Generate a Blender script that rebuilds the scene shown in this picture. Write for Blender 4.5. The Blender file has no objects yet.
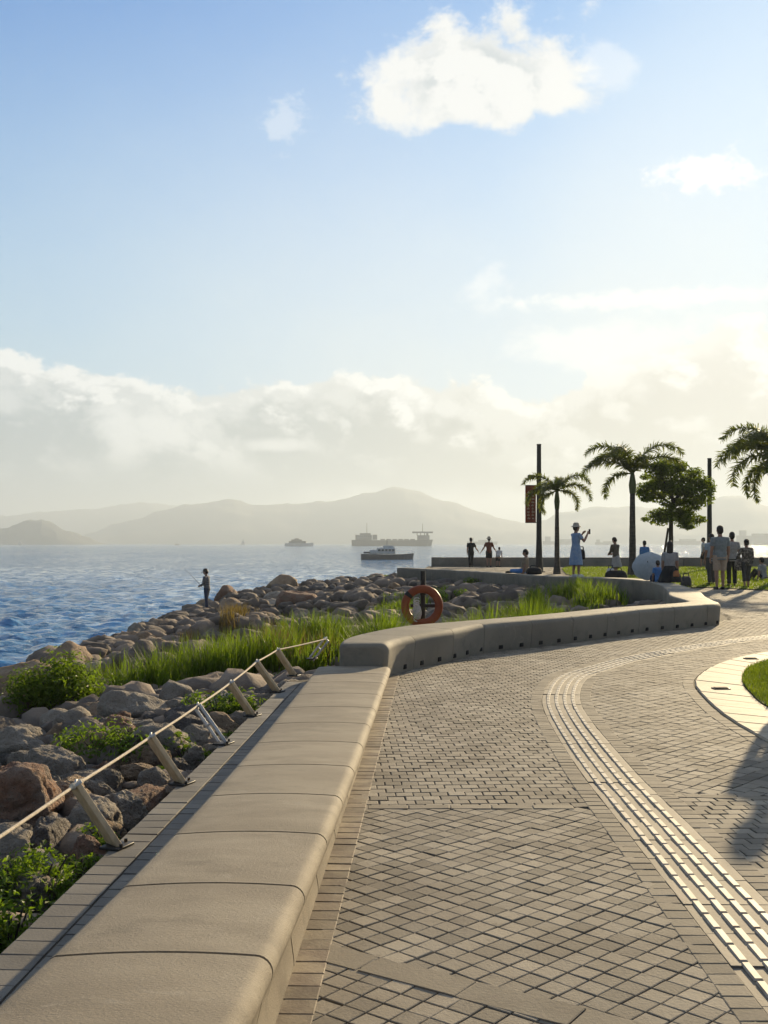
import bpy, bmesh, math, random
import numpy as np
from mathutils import Vector, Matrix, noise as mnoise
from mathutils.geometry import tessellate_polygon

R = math.radians
sc = bpy.context.scene
C = sc.collection
rnd = random.Random(7)

# ------------------------------------------------------------------ camera
F = 1100.0                       # focal length in pixels of the 768 x 1024 frame
HC = 1.35                        # eye height above the promenade
HORIZON = 543.0
SEA = -3.15
cam = bpy.data.cameras.new('camera')
cam.sensor_fit = 'VERTICAL'; cam.sensor_height = 36.0
cam.lens = 36.0 * F / 1024.0
cam.shift_y = (HORIZON - 512.0) / 1024.0
cam.clip_start = 0.05; cam.clip_end = 40000
camo = bpy.data.objects.new('camera', cam); C.objects.link(camo)
camo.location = (0, 0, HC); camo.rotation_euler = (R(90), 0, 0)
sc.camera = camo

# ------------------------------------------------------------------ light
SUN_AZ, SUN_EL = R(24), R(15)
SUN_DIR = Vector((math.sin(SUN_AZ) * math.cos(SUN_EL), math.cos(SUN_AZ) * math.cos(SUN_EL), math.sin(SUN_EL)))
sun = bpy.data.lights.new('sun', 'SUN'); sun.energy = 5.0; sun.angle = R(0.6); sun.color = (1.0, 0.795, 0.49)
suno = bpy.data.objects.new('sun', sun); C.objects.link(suno)
suno.rotation_euler = SUN_DIR.to_track_quat('Z', 'Y').to_euler()
sc.view_settings.view_transform = 'Standard'; sc.view_settings.look = 'None'
sc.view_settings.exposure = 0.95; sc.view_settings.gamma = 1.0
sc.view_settings.use_curve_mapping = False
sc.cycles.max_bounces = 5; sc.cycles.diffuse_bounces = 3; sc.cycles.glossy_bounces = 3
sc.cycles.transmission_bounces = 3; sc.cycles.transparent_max_bounces = 6; sc.cycles.volume_bounces = 0
sc.cycles.use_adaptive_sampling = True; sc.cycles.adaptive_threshold = 0.025
sc.cycles.use_denoising = True
sc.cycles.sample_clamp_indirect = 4.0
sc.cycles.time_limit = 600


class NT:
    """small expression helper for node trees"""
    def __init__(s, nt): s.nt = nt
    def n(s, typ, **kw):
        nd = s.nt.nodes.new(typ)
        for k, v in kw.items(): setattr(nd, k, v)
        return nd
    def put(s, sock, v):
        if hasattr(v, 'is_output'): s.nt.links.new(v, sock)
        elif isinstance(v, (tuple, list)) and len(v) == 3 and sock.type == 'RGBA': sock.default_value = (*v, 1)
        else: sock.default_value = v
    def m(s, op, a, b=0.0, c=0.0, clamp=False):
        nd = s.n('ShaderNodeMath', operation=op, use_clamp=clamp)
        s.put(nd.inputs[0], a); s.put(nd.inputs[1], b); s.put(nd.inputs[2], c)
        return nd.outputs[0]
    def ss(s, x, a, b):          # smoothstep from a to b
        nd = s.n('ShaderNodeMapRange', interpolation_type='SMOOTHSTEP')
        s.put(nd.inputs['Value'], x); s.put(nd.inputs['From Min'], a); s.put(nd.inputs['From Max'], b)
        return nd.outputs[0]
    def mix(s, f, a, b, mode='MIX'):
        nd = s.n('ShaderNodeMix', data_type='RGBA', blend_type=mode)
        s.put(nd.inputs[0], f); s.put(nd.inputs[6], a); s.put(nd.inputs[7], b)
        return nd.outputs[2]
    def comb(s, x, y, z):
        nd = s.n('ShaderNodeCombineXYZ'); s.put(nd.inputs[0], x); s.put(nd.inputs[1], y); s.put(nd.inputs[2], z)
        return nd.outputs[0]
    def noise(s, vec, scale, detail=6, rough=0.55, dist=0.0):
        nd = s.n('ShaderNodeTexNoise'); 
        if vec is not None: s.put(nd.inputs['Vector'], vec)
        s.put(nd.inputs['Scale'], scale); s.put(nd.inputs['Detail'], detail); s.put(nd.inputs['Roughness'], rough); s.put(nd.inputs['Distortion'], dist)
        return nd.outputs['Fac']


def build_world():
    w = bpy.data.worlds.new('World'); sc.world = w; w.use_nodes = True
    nt = w.node_tree; nt.nodes.clear(); g = NT(nt)
    out = g.n('ShaderNodeOutputWorld'); bg = g.n('ShaderNodeBackground')
    sky = g.n('ShaderNodeTexSky', sky_type='NISHITA'); sky.sun_disc = False
    sky.sun_elevation = SUN_EL; sky.sun_rotation = SUN_AZ
    sky.air_density = 1.0; sky.dust_density = 0.6; sky.ozone_density = 1.6
    tc = g.n('ShaderNodeTexCoord'); sp = g.n('ShaderNodeSeparateXYZ'); nt.links.new(tc.outputs['Generated'], sp.inputs[0])
    x, y, z = sp.outputs
    az = g.m('ARCTAN2', x, y); el = g.m('ARCSINE', z)
    p = g.comb(az, g.m('MULTIPLY', el, 1.5), 0.0)
    n_big = g.noise(p, 7.0, 8, 0.55, 0.3); n_mid = g.noise(p, 18.0, 8, 0.6, 0.2); n_fine = g.noise(p, 45.0, 6, 0.6)
    col = sky.outputs[0]
    # thin veil that whitens the lower sky and the side of the sun
    K = 1.0 / (0.08 * 2 ** sc.view_settings.exposure)      # so that cloud colours are given as they read
    def sc3(c, k=1.0): return tuple(v * K * k for v in c)
    dsun = g.n('ShaderNodeVectorMath', operation='DOT_PRODUCT'); nt.links.new(tc.outputs['Generated'], dsun.inputs[0]); dsun.inputs[1].default_value = SUN_DIR
    near = dsun.outputs['Value']
    hz = g.m('SUBTRACT', 1.0, g.ss(el, 0.02, 0.50))
    # compress the glow round the sun, the way a bright sky reads in the photograph
    sepc = g.n('ShaderNodeSeparateColor'); nt.links.new(col, sepc.inputs[0])
    chan = [g.m('DIVIDE', g.m('MULTIPLY', sepc.outputs[i], (0.36, 0.90, 1.62)[i]), g.m('ADD', 1.0, g.m('MULTIPLY', sepc.outputs[i], (0.115, 0.118, 0.118)[i]))) for i in range(3)]
    col = g.comb(*chan)
    # warp and helpers
    def c(noise_, k): return g.m('MULTIPLY', g.m('SUBTRACT', noise_, 0.5), k)
    def blob(a0, e0, ra, re, amp, lo, hi, nz):
        q = g.m('SQRT', g.m('ADD', g.m('POWER', g.m('DIVIDE', g.m('SUBTRACT', az, a0), ra), 2.0), g.m('POWER', g.m('DIVIDE', g.m('SUBTRACT', el, e0), re), 2.0)))
        return g.ss(g.m('ADD', g.m('SUBTRACT', 1.0, q), c(nz, amp)), lo, hi)
    # veil
    hz = g.m('POWER', g.m('SUBTRACT', 1.0, g.ss(el, 0.10, 0.56)), 1.0)
    warm = g.ss(near, 0.72, 0.97)
    veil = g.m('MULTIPLY', g.m('ADD', hz, g.m('MULTIPLY', warm, 0.16)), g.m('ADD', 0.78, c(n_big, 0.25)), clamp=True)
    veilc = g.mix(warm, sc3((0.60, 0.765, 0.83)), sc3((0.86, 0.92, 0.915)))
    col = g.mix(veil, col, veilc)
    # cloud bank above the hills
    top = g.m('ADD', 0.150, g.m('ADD', c(n_big, 0.085), c(n_mid, 0.07)))
    top = g.m('ADD', top, g.m('MULTIPLY', g.ss(az, 0.12, 0.3), 0.035))
    d = g.m('SUBTRACT', top, el)
    bank = g.ss(d, -0.001, 0.008)
    azf = g.ss(az, -0.30, 0.33)
    body = g.mix(azf, sc3((0.44, 0.51, 0.54)), sc3((0.68, 0.65, 0.57)))
    lit = g.mix(azf, sc3((1.02, 1.03, 1.0)), sc3((1.18, 1.15, 1.06)))
    edge = g.m('SUBTRACT', 1.0, g.ss(g.m('ADD', d, c(n_mid, 0.06)), 0.008, 0.045))
    pv = g.m('ADD', n_big, c(n_mid, 0.55))
    puff = g.m('MULTIPLY', g.ss(pv, 0.50, 0.64), g.ss(el, 0.035, 0.075))
    lowt = g.m('ADD', el, g.m('ADD', c(n_big, 0.07), c(n_mid, 0.03)))
    low = g.m('SUBTRACT', 1.0, g.ss(lowt, 0.024, 0.054))
    low = g.m('MULTIPLY', low, g.ss(az, -0.20, -0.08))
    q1 = g.m('ADD', n_big, c(n_mid, 0.55))
    p_s = g.comb(g.m('ADD', az, 0.016), g.m('MULTIPLY', g.m('ADD', el, 0.014), 1.5), 0.0)
    q2 = g.m('ADD', g.noise(p_s, 7.0, 8, 0.55, 0.3), c(g.noise(p_s, 18.0, 8, 0.6, 0.2), 0.55))
    bil = g.m('MULTIPLY', g.ss(g.m('SUBTRACT', q1, q2), -0.03, 0.10), g.ss(el, 0.045, 0.11))
    puff = g.m('MULTIPLY', puff, g.m('ADD', 0.25, g.m('MULTIPLY', bil, 0.9)))
    litf = g.m('MAXIMUM', g.m('MAXIMUM', g.m('MULTIPLY', edge, g.m('ADD', 0.55, g.m('MULTIPLY', bil, 0.65))), g.m('MAXIMUM', puff, g.m('MULTIPLY', bil, 0.55))), g.m('MULTIPLY', low, 0.95))
    for (a0, e0, ra, re, k) in ((-0.205, 0.100, 0.085, 0.036, 0.85), (-0.27, 0.150, 0.07, 0.020, 0.8), (-0.138, 0.158, 0.065, 0.016, 0.9), (-0.035, 0.160, 0.022, 0.018, 0.9), (0.055, 0.122, 0.022, 0.016, 0.7), (-0.10, 0.088, 0.05, 0.010, 0.7), (0.19, 0.150, 0.07, 0.03, 0.8), (0.02, 0.150, 0.06, 0.012, 0.7)):
        litf = g.m('MAXIMUM', litf, g.m('MULTIPLY', blob(a0, e0, ra, re, 2.0, 0.10, 0.75, n_mid), k))
    bankc = g.mix(litf, body, lit)
    col = g.mix(g.m('MULTIPLY', bank, 0.95), col, bankc)
    # cumulus high up: a wide soft body broken up by two sizes of noise
    pw = g.noise(g.comb(g.m('ADD', az, 3.1), g.m('MULTIPLY', el, 1.35), 0.0), 15.0, 9, 0.58, 0.15)
    pw2 = g.noise(g.comb(g.m('ADD', az, 3.118), g.m('MULTIPLY', g.m('ADD', el, 0.018), 1.35), 0.0), 15.0, 9, 0.58, 0.15)
    cum = blob(0.088, 0.404, 0.158, 0.060, 1.75, 0.20, 0.50, pw)
    thick = blob(0.088, 0.403, 0.140, 0.060, 1.2, 0.25, 0.85, pw)
    relief = g.ss(g.m('SUBTRACT', pw2, pw), -0.06, 0.07)
    shade = g.m('MULTIPLY', g.m('MULTIPLY', relief, thick), 1.15, clamp=True)
    cumc = g.mix(shade, sc3((0.98, 0.98, 0.945)), sc3((0.66, 0.705, 0.72)))
    col = g.mix(g.m('MULTIPLY', cum, 0.96), col, cumc)
    white = sc3((1.12, 1.12, 1.09))
    for (a0, e0, ra, re, amp, k) in ((0.285, 0.312, 0.06, 0.020, 2.6, 1.0), (0.24, 0.213, 0.16, 0.011, 1.8, 0.8), (0.21, 0.175, 0.12, 0.030, 2.4, 0.6),
                                     (-0.088, 0.365, 0.026, 0.026, 2.6, 0.30), (0.09, 0.228, 0.03, 0.03, 2.6, 0.45), (0.20, 0.40, 0.03, 0.03, 2.6, 0.35)):
        w1 = blob(a0, e0, ra, re, amp, 0.05, 0.7, n_fine if re < 0.03 else n_mid)
        col = g.mix(g.m('MULTIPLY', w1, k), col, white)
    col = g.mix(g.m('MULTIPLY', g.ss(el, 0.62, 1.0), 0.75), col, sc3((0.62, 0.66, 0.70)))
    glow = g.ss(near, 0.945, 1.0)
    col = g.mix(g.m('MULTIPLY', glow, 0.34), col, sc3((1.12, 1.09, 1.0)))
    # air and clouds scatter forwards: the half of the sky away from the sun is dimmer
    fall = g.m('ADD', 0.60, g.m('MULTIPLY', g.ss(near, -0.35, 0.66), 0.40))
    col = g.mix(1.0, col, g.comb(fall, fall, fall), 'MULTIPLY')
    nt.links.new(col, bg.inputs['Color']); bg.inputs['Strength'].default_value = 0.08
    nt.links.new(bg.outputs[0], out.inputs[0])
build_world()

# ------------------------------------------------------------------ helpers
def P(px, py, z=0.0):
    """ground position seen at a pixel for a surface at height z"""
    d = F * (HC - z) / (py - HORIZON)
    return Vector(((px - 384.0) / F * d, d, z))
def at(px, Y, z=0.0): return Vector(((px - 384.0) / F * Y, Y, z))
def zat(py, Y): return HC + (HORIZON - py) * Y / F

class MB:
    def __init__(s): s.v = []; s.f = []; s.sm = []
    def add(s, vs, fs, smooth=False):
        o = len(s.v); s.v.extend([tuple(v) for v in vs]); s.f.extend([tuple(i + o for i in f) for f in fs]); s.sm.extend([smooth] * len(fs))
    def box(s, c, size, rot=None):
        hx, hy, hz = size[0] / 2, size[1] / 2, size[2] / 2
        vs = [Vector((x, y, z)) for z in (-hz, hz) for y in (-hy, hy) for x in (-hx, hx)]
        if rot is not None: vs = [rot @ v for v in vs]
        vs = [v + Vector(c) for v in vs]
        s.add(vs, [(0, 2, 3, 1), (4, 5, 7, 6), (0, 1, 5, 4), (2, 6, 7, 3), (0, 4, 6, 2), (1, 3, 7, 5)])
    def bbox(s, c, size, b=0.01, rot=None):        # box with chamfered edges
        bm = bmesh.new(); bmesh.ops.create_cube(bm, size=1.0)
        for v in bm.verts: v.co = Vector((v.co.x * size[0], v.co.y * size[1], v.co.z * size[2]))
        bmesh.ops.bevel(bm, geom=bm.edges[:], offset=b, segments=2, affect='EDGES', profile=0.6)
        vs = [(rot @ v.co if rot is not None else v.co) + Vector(c) for v in bm.verts]
        s.add(vs, [[v.index for v in f.verts] for f in bm.faces], True); bm.free()
    def prism(s, poly, z0, z1):
        n = len(poly); vs = [(p[0], p[1], z0) for p in poly] + [(p[0], p[1], z1) for p in poly]
        tri = tessellate_polygon([[Vector((p[0], p[1], 0)) for p in poly]])
        fs = [(a + n, b + n, c_ + n) for a, b, c_ in tri] + [(c_, b, a) for a, b, c_ in tri]
        fs += [(i, (i + 1) % n, (i + 1) % n + n, i + n) for i in range(n)]
        s.add(vs, fs)
    def sheet(s, poly, z):
        tri = tessellate_polygon([[Vector((p[0], p[1], 0)) for p in poly]])
        s.add([(p[0], p[1], z) for p in poly], [tuple(t) for t in tri])
    def loft(s, rings, smooth=True, cap=True):
        n = len(rings[0]); o = len(s.v)
        vs = [v for r in rings for v in r]
        fs = []
        for k in range(len(rings) - 1):
            for i in range(n):
                j = (i + 1) % n
                fs.append((k * n + i, k * n + j, (k + 1) * n + j, (k + 1) * n + i))
        s.add(vs, fs, smooth)
        if cap:
            s.add(rings[0], [tuple(reversed(range(n)))]); s.add(rings[-1], [tuple(range(n))])
    def tube(s, pts, rad, n=8, smooth=True):
        pts = [Vector(p) for p in pts]
        if not isinstance(rad, (list, tuple)): rad = [rad] * len(pts)
        rings = []; up = None
        for i, p in enumerate(pts):
            t = (pts[min(i + 1, len(pts) - 1)] - pts[max(i - 1, 0)]).normalized()
            if up is None:
                up = Vector((0, 0, 1)) if abs(t.z) < 0.9 else Vector((0, 1, 0))
            a = t.cross(up).normalized(); b = a.cross(t).normalized(); up = b
            rings.append([p + (a * math.cos(2 * math.pi * k / n) + b * math.sin(2 * math.pi * k / n)) * rad[i] for k in range(n)])
        s.loft(rings, smooth)
    def ell(s, c, r, rot=None, n=10, m=7):
        c = Vector(c); vs = []; fs = []
        for j in range(m + 1):
            th = math.pi * j / m
            for i in range(n):
                ph = 2 * math.pi * i / n
                v = Vector((r[0] * math.sin(th) * math.cos(ph), r[1] * math.sin(th) * math.sin(ph), r[2] * math.cos(th)))
                vs.append(c + (rot @ v if rot is not None else v))
        for j in range(m):
            for i in range(n):
                k = (i + 1) % n
                fs.append((j * n + i, (j + 1) * n + i, (j + 1) * n + k, j * n + k))
        s.add(vs, fs, True)
    def mesh(s, name, mat):
        me = bpy.data.meshes.new(name); me.from_pydata(s.v, [], s.f)
        me.polygons.foreach_set('use_smooth', s.sm)
        if mat: me.materials.append(mat)
        me.update(); return me
    def build(s, name, mat, parent=None, loc=None):
        o = bpy.data.objects.new(name, s.mesh(name, mat)); C.objects.link(o)
        if parent: o.parent = parent
        if loc is not None: o.location = loc
        return o

def tag(o, label=None, cat=None, group=None, kind=None):
    if label: o['label'] = label
    if cat: o['category'] = cat
    if group: o['group'] = group
    if kind: o['kind'] = kind
    return o
def empty(name, loc=(0, 0, 0), rz=0.0, **kw):
    o = bpy.data.objects.new(name, None); C.objects.link(o); o.location = loc; o.rotation_euler = (0, 0, rz)
    o.empty_display_size = 0.2
    return tag(o, **kw)
def meshob(name, me, parent=None, loc=None):
    o = bpy.data.objects.new(name, me); C.objects.link(o)
    if parent: o.parent = parent
    if loc is not None: o.location = loc
    return o
def copy_tree(o, parent=None):
    c = o.copy(); C.objects.link(c)
    if parent: c.parent = parent
    for ch in list(o.children): copy_tree(ch, c)
    return c
def catmull(pts, step):
    pts = [Vector(p) for p in pts]; out = []
    for i in range(len(pts) - 1):
        p0, p1, p2, p3 = pts[max(i - 1, 0)], pts[i], pts[i + 1], pts[min(i + 2, len(pts) - 1)]
        n = max(1, int((p2 - p1).length / step))
        for k in range(n):
            t = k / n
            out.append(0.5 * ((2 * p1) + (p2 - p0) * t + (2 * p0 - 5 * p1 + 4 * p2 - p3) * t * t + (3 * p1 - p0 - 3 * p2 + p3) * t ** 3))
    out.append(pts[-1]); return out
def offset_line(line, d):
    out = []
    for i, p in enumerate(line):
        t = (line[min(i + 1, len(line) - 1)] - line[max(i - 1, 0)]); t = Vector((t.x, t.y, 0)).normalized()
        out.append(Vector((p.x + t.y * d, p.y - t.x * d, p.z)))
    return out
def resample(line, step):
    L = [0.0]
    for a, b in zip(line, line[1:]): L.append(L[-1] + (b - a).length)
    n = max(1, int(round(L[-1] / step))); out = []; k = 0
    for i in range(n + 1):
        s_ = L[-1] * i / n
        while k < len(L) - 2 and L[k + 1] < s_: k += 1
        t = (s_ - L[k]) / max(1e-9, L[k + 1] - L[k]); out.append(line[k].lerp(line[k + 1], min(1, t)))
    return out
def inside(poly, X, Y):
    X = np.asarray(X, float); Y = np.asarray(Y, float); r = np.zeros(X.shape, bool); n = len(poly)
    for i in range(n):
        x1, y1 = poly[i][0], poly[i][1]; x2, y2 = poly[(i + 1) % n][0], poly[(i + 1) % n][1]
        if y1 == y2: continue
        c_ = ((y1 > Y) != (y2 > Y)) & (X < (x2 - x1) * (Y - y1) / (y2 - y1) + x1)
        r ^= c_
    return r
def seg_dist(line, x, y):
    best = 1e9
    for a, b in zip(line, line[1:]):
        dx, dy = b[0] - a[0], b[1] - a[1]; t = max(0, min(1, ((x - a[0]) * dx + (y - a[1]) * dy) / (dx * dx + dy * dy + 1e-12)))
        best = min(best, math.hypot(x - a[0] - t * dx, y - a[1] - t * dy))
    return best

# ------------------------------------------------------------------ materials
def pmat(name, c1, c2=None, scale=4.0, rough=0.8, bump=0.0, bscale=30.0, bdist=0.01, island=0.0, extra=None, spec=0.3, stretch=None, detail=6, transl=0.0, objrand=0.0, contrast=(0.35, 0.65)):
    m = bpy.data.materials.new(name); m.use_nodes = True; nt = m.node_tree; nt.nodes.clear(); g = NT(nt)
    out = g.n('ShaderNodeOutputMaterial'); b = g.n('ShaderNodeBsdfPrincipled')
    b.inputs['Roughness'].default_value = rough; b.inputs['Specular IOR Level'].default_value = spec
    tc = g.n('ShaderNodeTexCoord'); vec = tc.outputs['Object']
    if stretch:
        mp = g.n('ShaderNodeMapping'); mp.inputs['Scale'].default_value = stretch; nt.links.new(vec, mp.inputs[0]); vec = mp.outputs[0]
    if c2 is None: c2 = tuple(v * 0.8 for v in c1)
    col = g.mix(g.ss(g.noise(vec, scale, detail, 0.6), *contrast), c1, c2)
    geo = g.n('ShaderNodeNewGeometry')
    if island:
        f = g.m('ADD', 1.0 - island / 2, g.m('MULTIPLY', geo.outputs['Random Per Island'], island))
        col = g.mix(1.0, col, g.comb(f, f, f), 'MULTIPLY')
    if objrand:
        oi = g.n('ShaderNodeObjectInfo'); f = g.m('ADD', 1.0 - objrand / 2, g.m('MULTIPLY', oi.outputs['Random'], objrand))
        col = g.mix(1.0, col, g.comb(f, f, f), 'MULTIPLY')
    if extra: col = extra(g, col, vec, geo, b) or col
    nt.links.new(col, b.inputs['Base Color'])
    if bump:
        bp = g.n('ShaderNodeBump'); bp.inputs['Strength'].default_value = bump; bp.inputs['Distance'].default_value = bdist
        nt.links.new(g.noise(vec, bscale, 6, 0.6), bp.inputs['Height']); nt.links.new(bp.outputs[0], b.inputs['Normal'])
    sh = b.outputs[0]
    if transl:
        t = g.n('ShaderNodeBsdfTranslucent'); tcol = g.mix(1.0, col, (1.5, 1.7, 0.6), 'MULTIPLY'); nt.links.new(tcol, t.inputs['Color'])
        mx = g.n('ShaderNodeMixShader'); mx.inputs[0].default_value = transl
        nt.links.new(sh, mx.inputs[1]); nt.links.new(t.outputs[0], mx.inputs[2]); sh = mx.outputs[0]
    nt.links.new(sh, out.inputs[0]); return m

def stains(k, scale, c):
    def fn(g, col, vec, geo, b):
        return g.mix(g.m('MULTIPLY', g.ss(g.noise(vec, scale, 8, 0.65), 0.55, 0.72), k), col, c)
    return fn
M = {}
M['sett'] = pmat('granite_setts', (0.225, 0.19, 0.142), (0.305, 0.263, 0.20), 1.3, 0.85, 0.6, 90, 0.004, spec=0.16, island=0.55, extra=stains(0.5, 22, (0.115, 0.098, 0.074)))
M['band'] = pmat('border_pavers', (0.215, 0.182, 0.135), (0.275, 0.235, 0.175), 2.0, 0.85, 0.5, 80, 0.004, spec=0.16, island=0.30, extra=stains(0.4, 20, (0.24, 0.19, 0.15)))
M['band_red'] = pmat('mixed_border_pavers', (0.165, 0.125, 0.09), (0.26, 0.212, 0.145), 7.0, 0.78, 0.5, 80, 0.004, island=0.6, extra=stains(0.5, 14, (0.24, 0.17, 0.13)))
M['dark_paver'] = pmat('grey_strip_pavers', (0.145, 0.132, 0.112), (0.195, 0.178, 0.15), 2.0, 0.8, 0.5, 80, 0.004, island=0.3)
M['grout'] = pmat('sandy_grout', (0.06, 0.05, 0.037), (0.10, 0.083, 0.06), 8.0, 0.95, 0.6, 120, 0.005)
def conc_dirt(dark, pale, pore):
    def fn(g, col, vec, geo, b):
        col = g.mix(g.m('MULTIPLY', g.ss(g.noise(vec, 3.2, 9, 0.7), 0.50, 0.70), 0.60), col, dark)
        col = g.mix(g.m('MULTIPLY', g.ss(g.noise(vec, 7.5, 8, 0.7, 1.2), 0.56, 0.68), 0.45), col, pale)
        col = g.mix(g.m('MULTIPLY', g.ss(g.noise(vec, 110, 3, 0.6), 0.62, 0.72), 0.55), col, pore)
        return col
    return fn
M['concrete'] = pmat('smooth_concrete', (0.30, 0.255, 0.188), (0.23, 0.193, 0.142), 2.2, 0.8, 0.6, 140, 0.005, spec=0.2, island=0.16, extra=conc_dirt((0.165, 0.14, 0.105), (0.33, 0.29, 0.225), (0.10, 0.085, 0.065)), stretch=(0.7, 1.3, 1.0))
M['concrete_wall'] = pmat('wall_concrete', (0.25, 0.222, 0.172), (0.20, 0.178, 0.14), 1.4, 0.75, 0.5, 120, 0.005, spec=0.2, island=0.16, extra=conc_dirt((0.135, 0.12, 0.095), (0.31, 0.28, 0.22), (0.10, 0.09, 0.07)))
M['cream'] = pmat('cream_stone', (0.42, 0.36, 0.262), (0.34, 0.285, 0.20), 3.0, 0.75, 0.3, 90, 0.003, island=0.22, stretch=(1, 3, 1))
M['bar'] = pmat('steel_tactile_bars', (0.46, 0.41, 0.33), (0.34, 0.29, 0.22), 14.0, 0.6, 0.0, spec=0.25, island=0.2)
M['tile'] = pmat('tactile_tiles', (0.20, 0.166, 0.12), (0.24, 0.20, 0.15), 3.0, 0.75, 0.4, 90, 0.003, island=0.15, spec=0.3)
M['black'] = pmat('black_void', (0.012, 0.011, 0.010), None, 5, 0.9)
M['soil'] = pmat('wet_dark_soil', (0.055, 0.042, 0.032), (0.11, 0.085, 0.06), 1.5, 0.95, 1.0, 6, 0.08)
def lawn_extra(g, col, vec, geo, b):
    return g.mix(g.ss(g.noise(vec, 55, 4, 0.7), 0.45, 0.7), col, (0.035, 0.055, 0.010))
M['lawn'] = pmat('lawn', (0.15, 0.185, 0.022), (0.105, 0.14, 0.018), 1.2, 0.9, 1.0, 60, 0.05, extra=lawn_extra)
M['blade'] = pmat('grass_blades', (0.13, 0.165, 0.020), (0.075, 0.105, 0.014), 2.0, 0.6, island=0.6, transl=0.55)
M['lawn_blade'] = pmat('lawn_blades', (0.17, 0.20, 0.024), (0.125, 0.155, 0.02), 2.0, 0.7, island=0.5, transl=0.4)
M['leaf'] = pmat('leafy_green', (0.13, 0.18, 0.022), (0.09, 0.13, 0.016), 3.0, 0.55, island=0.7, transl=0.45)
M['bushleaf'] = pmat('bush_green', (0.125, 0.165, 0.018), (0.085, 0.12, 0.014), 3.0, 0.55, island=0.7, transl=0.5)
M['treeleaf'] = pmat('tree_green', (0.15, 0.18, 0.022), (0.085, 0.105, 0.015), 3.0, 0.5, island=0.8, transl=0.6)
M['palm'] = pmat('palm_green', (0.085, 0.10, 0.022), (0.12, 0.12, 0.026), 3.0, 0.5, island=0.5, transl=0.5)
M['palmtrunk'] = pmat('palm_trunk', (0.10, 0.085, 0.07), (0.065, 0.055, 0.045), 3.0, 0.9, 0.6, 20, 0.02, stretch=(1, 1, 6))
M['crownshaft'] = pmat('palm_crownshaft', (0.09, 0.11, 0.035), None, 3.0, 0.5)
M['bark'] = pmat('bark', (0.075, 0.058, 0.045), (0.045, 0.035, 0.028), 6.0, 0.95, 0.8, 25, 0.02)
M['drygrass'] = pmat('dry_stalks', (0.22, 0.15, 0.075), (0.14, 0.09, 0.045), 3.0, 0.8, island=0.5, transl=0.3)
def rock_extra(lich, dark):
    def fn(g, col, vec, geo, b):
        col = g.mix(g.m('MULTIPLY', g.ss(g.noise(vec, 3.2, 8, 0.7), 0.52, 0.68), 0.75), col, lich)
        col = g.mix(g.m('MULTIPLY', g.ss(g.noise(vec, 26, 4, 0.7), 0.55, 0.75), 0.6), col, dark)
        return col
    return fn
ROCKM = {
    'grey': pmat('grey_granite', (0.255, 0.215, 0.168), (0.355, 0.305, 0.245), 1.8, 0.85, 1.0, 11, 0.06, objrand=0.35, extra=rock_extra((0.20, 0.15, 0.105), (0.07, 0.062, 0.055))),
    'pale': pmat('pale_granite', (0.36, 0.305, 0.24), (0.27, 0.228, 0.18), 1.8, 0.85, 1.0, 11, 0.06, objrand=0.3, extra=rock_extra((0.22, 0.17, 0.125), (0.10, 0.085, 0.075))),
    'brown': pmat('brown_granite', (0.28, 0.19, 0.115), (0.37, 0.27, 0.175), 1.8, 0.85, 1.0, 11, 0.06, objrand=0.35, extra=rock_extra((0.135, 0.08, 0.05), (0.07, 0.05, 0.037))),
    'rust': pmat('rust_granite', (0.23, 0.12, 0.07), (0.26, 0.175, 0.12), 2.2, 0.85, 1.0, 11, 0.06, objrand=0.3, extra=rock_extra((0.20, 0.16, 0.125), (0.06, 0.036, 0.026))),
    'dark': pmat('dark_granite', (0.11, 0.092, 0.078), (0.17, 0.143, 0.12), 1.8, 0.8, 1.0, 11, 0.06, objrand=0.3, extra=rock_extra((0.15, 0.10, 0.07), (0.035, 0.03, 0.027))),
}
M['wood'] = pmat('weathered_timber', (0.66, 0.48, 0.28), (0.50, 0.36, 0.205), 4.0, 0.65, 0.4, 40, 0.004, stretch=(6, 6, 0.8))
M['galv'] = pmat('galvanised_steel', (0.55, 0.54, 0.52), (0.42, 0.41, 0.39), 6.0, 0.4, spec=0.6)
M['rope'] = pmat('cream_rope', (0.62, 0.53, 0.40), (0.48, 0.40, 0.29), 60, 0.9, 0.8, 120, 0.004)
M['orange'] = pmat('faded_orange_plastic', (0.31, 0.072, 0.022), (0.24, 0.055, 0.02), 5.0, 0.5)
M['darksteel'] = pmat('dark_painted_steel', (0.030, 0.026, 0.022), None, 6.0, 0.5)
M['whiteband'] = pmat('reflective_band', (0.62, 0.55, 0.50), None, 20, 0.5)

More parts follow.
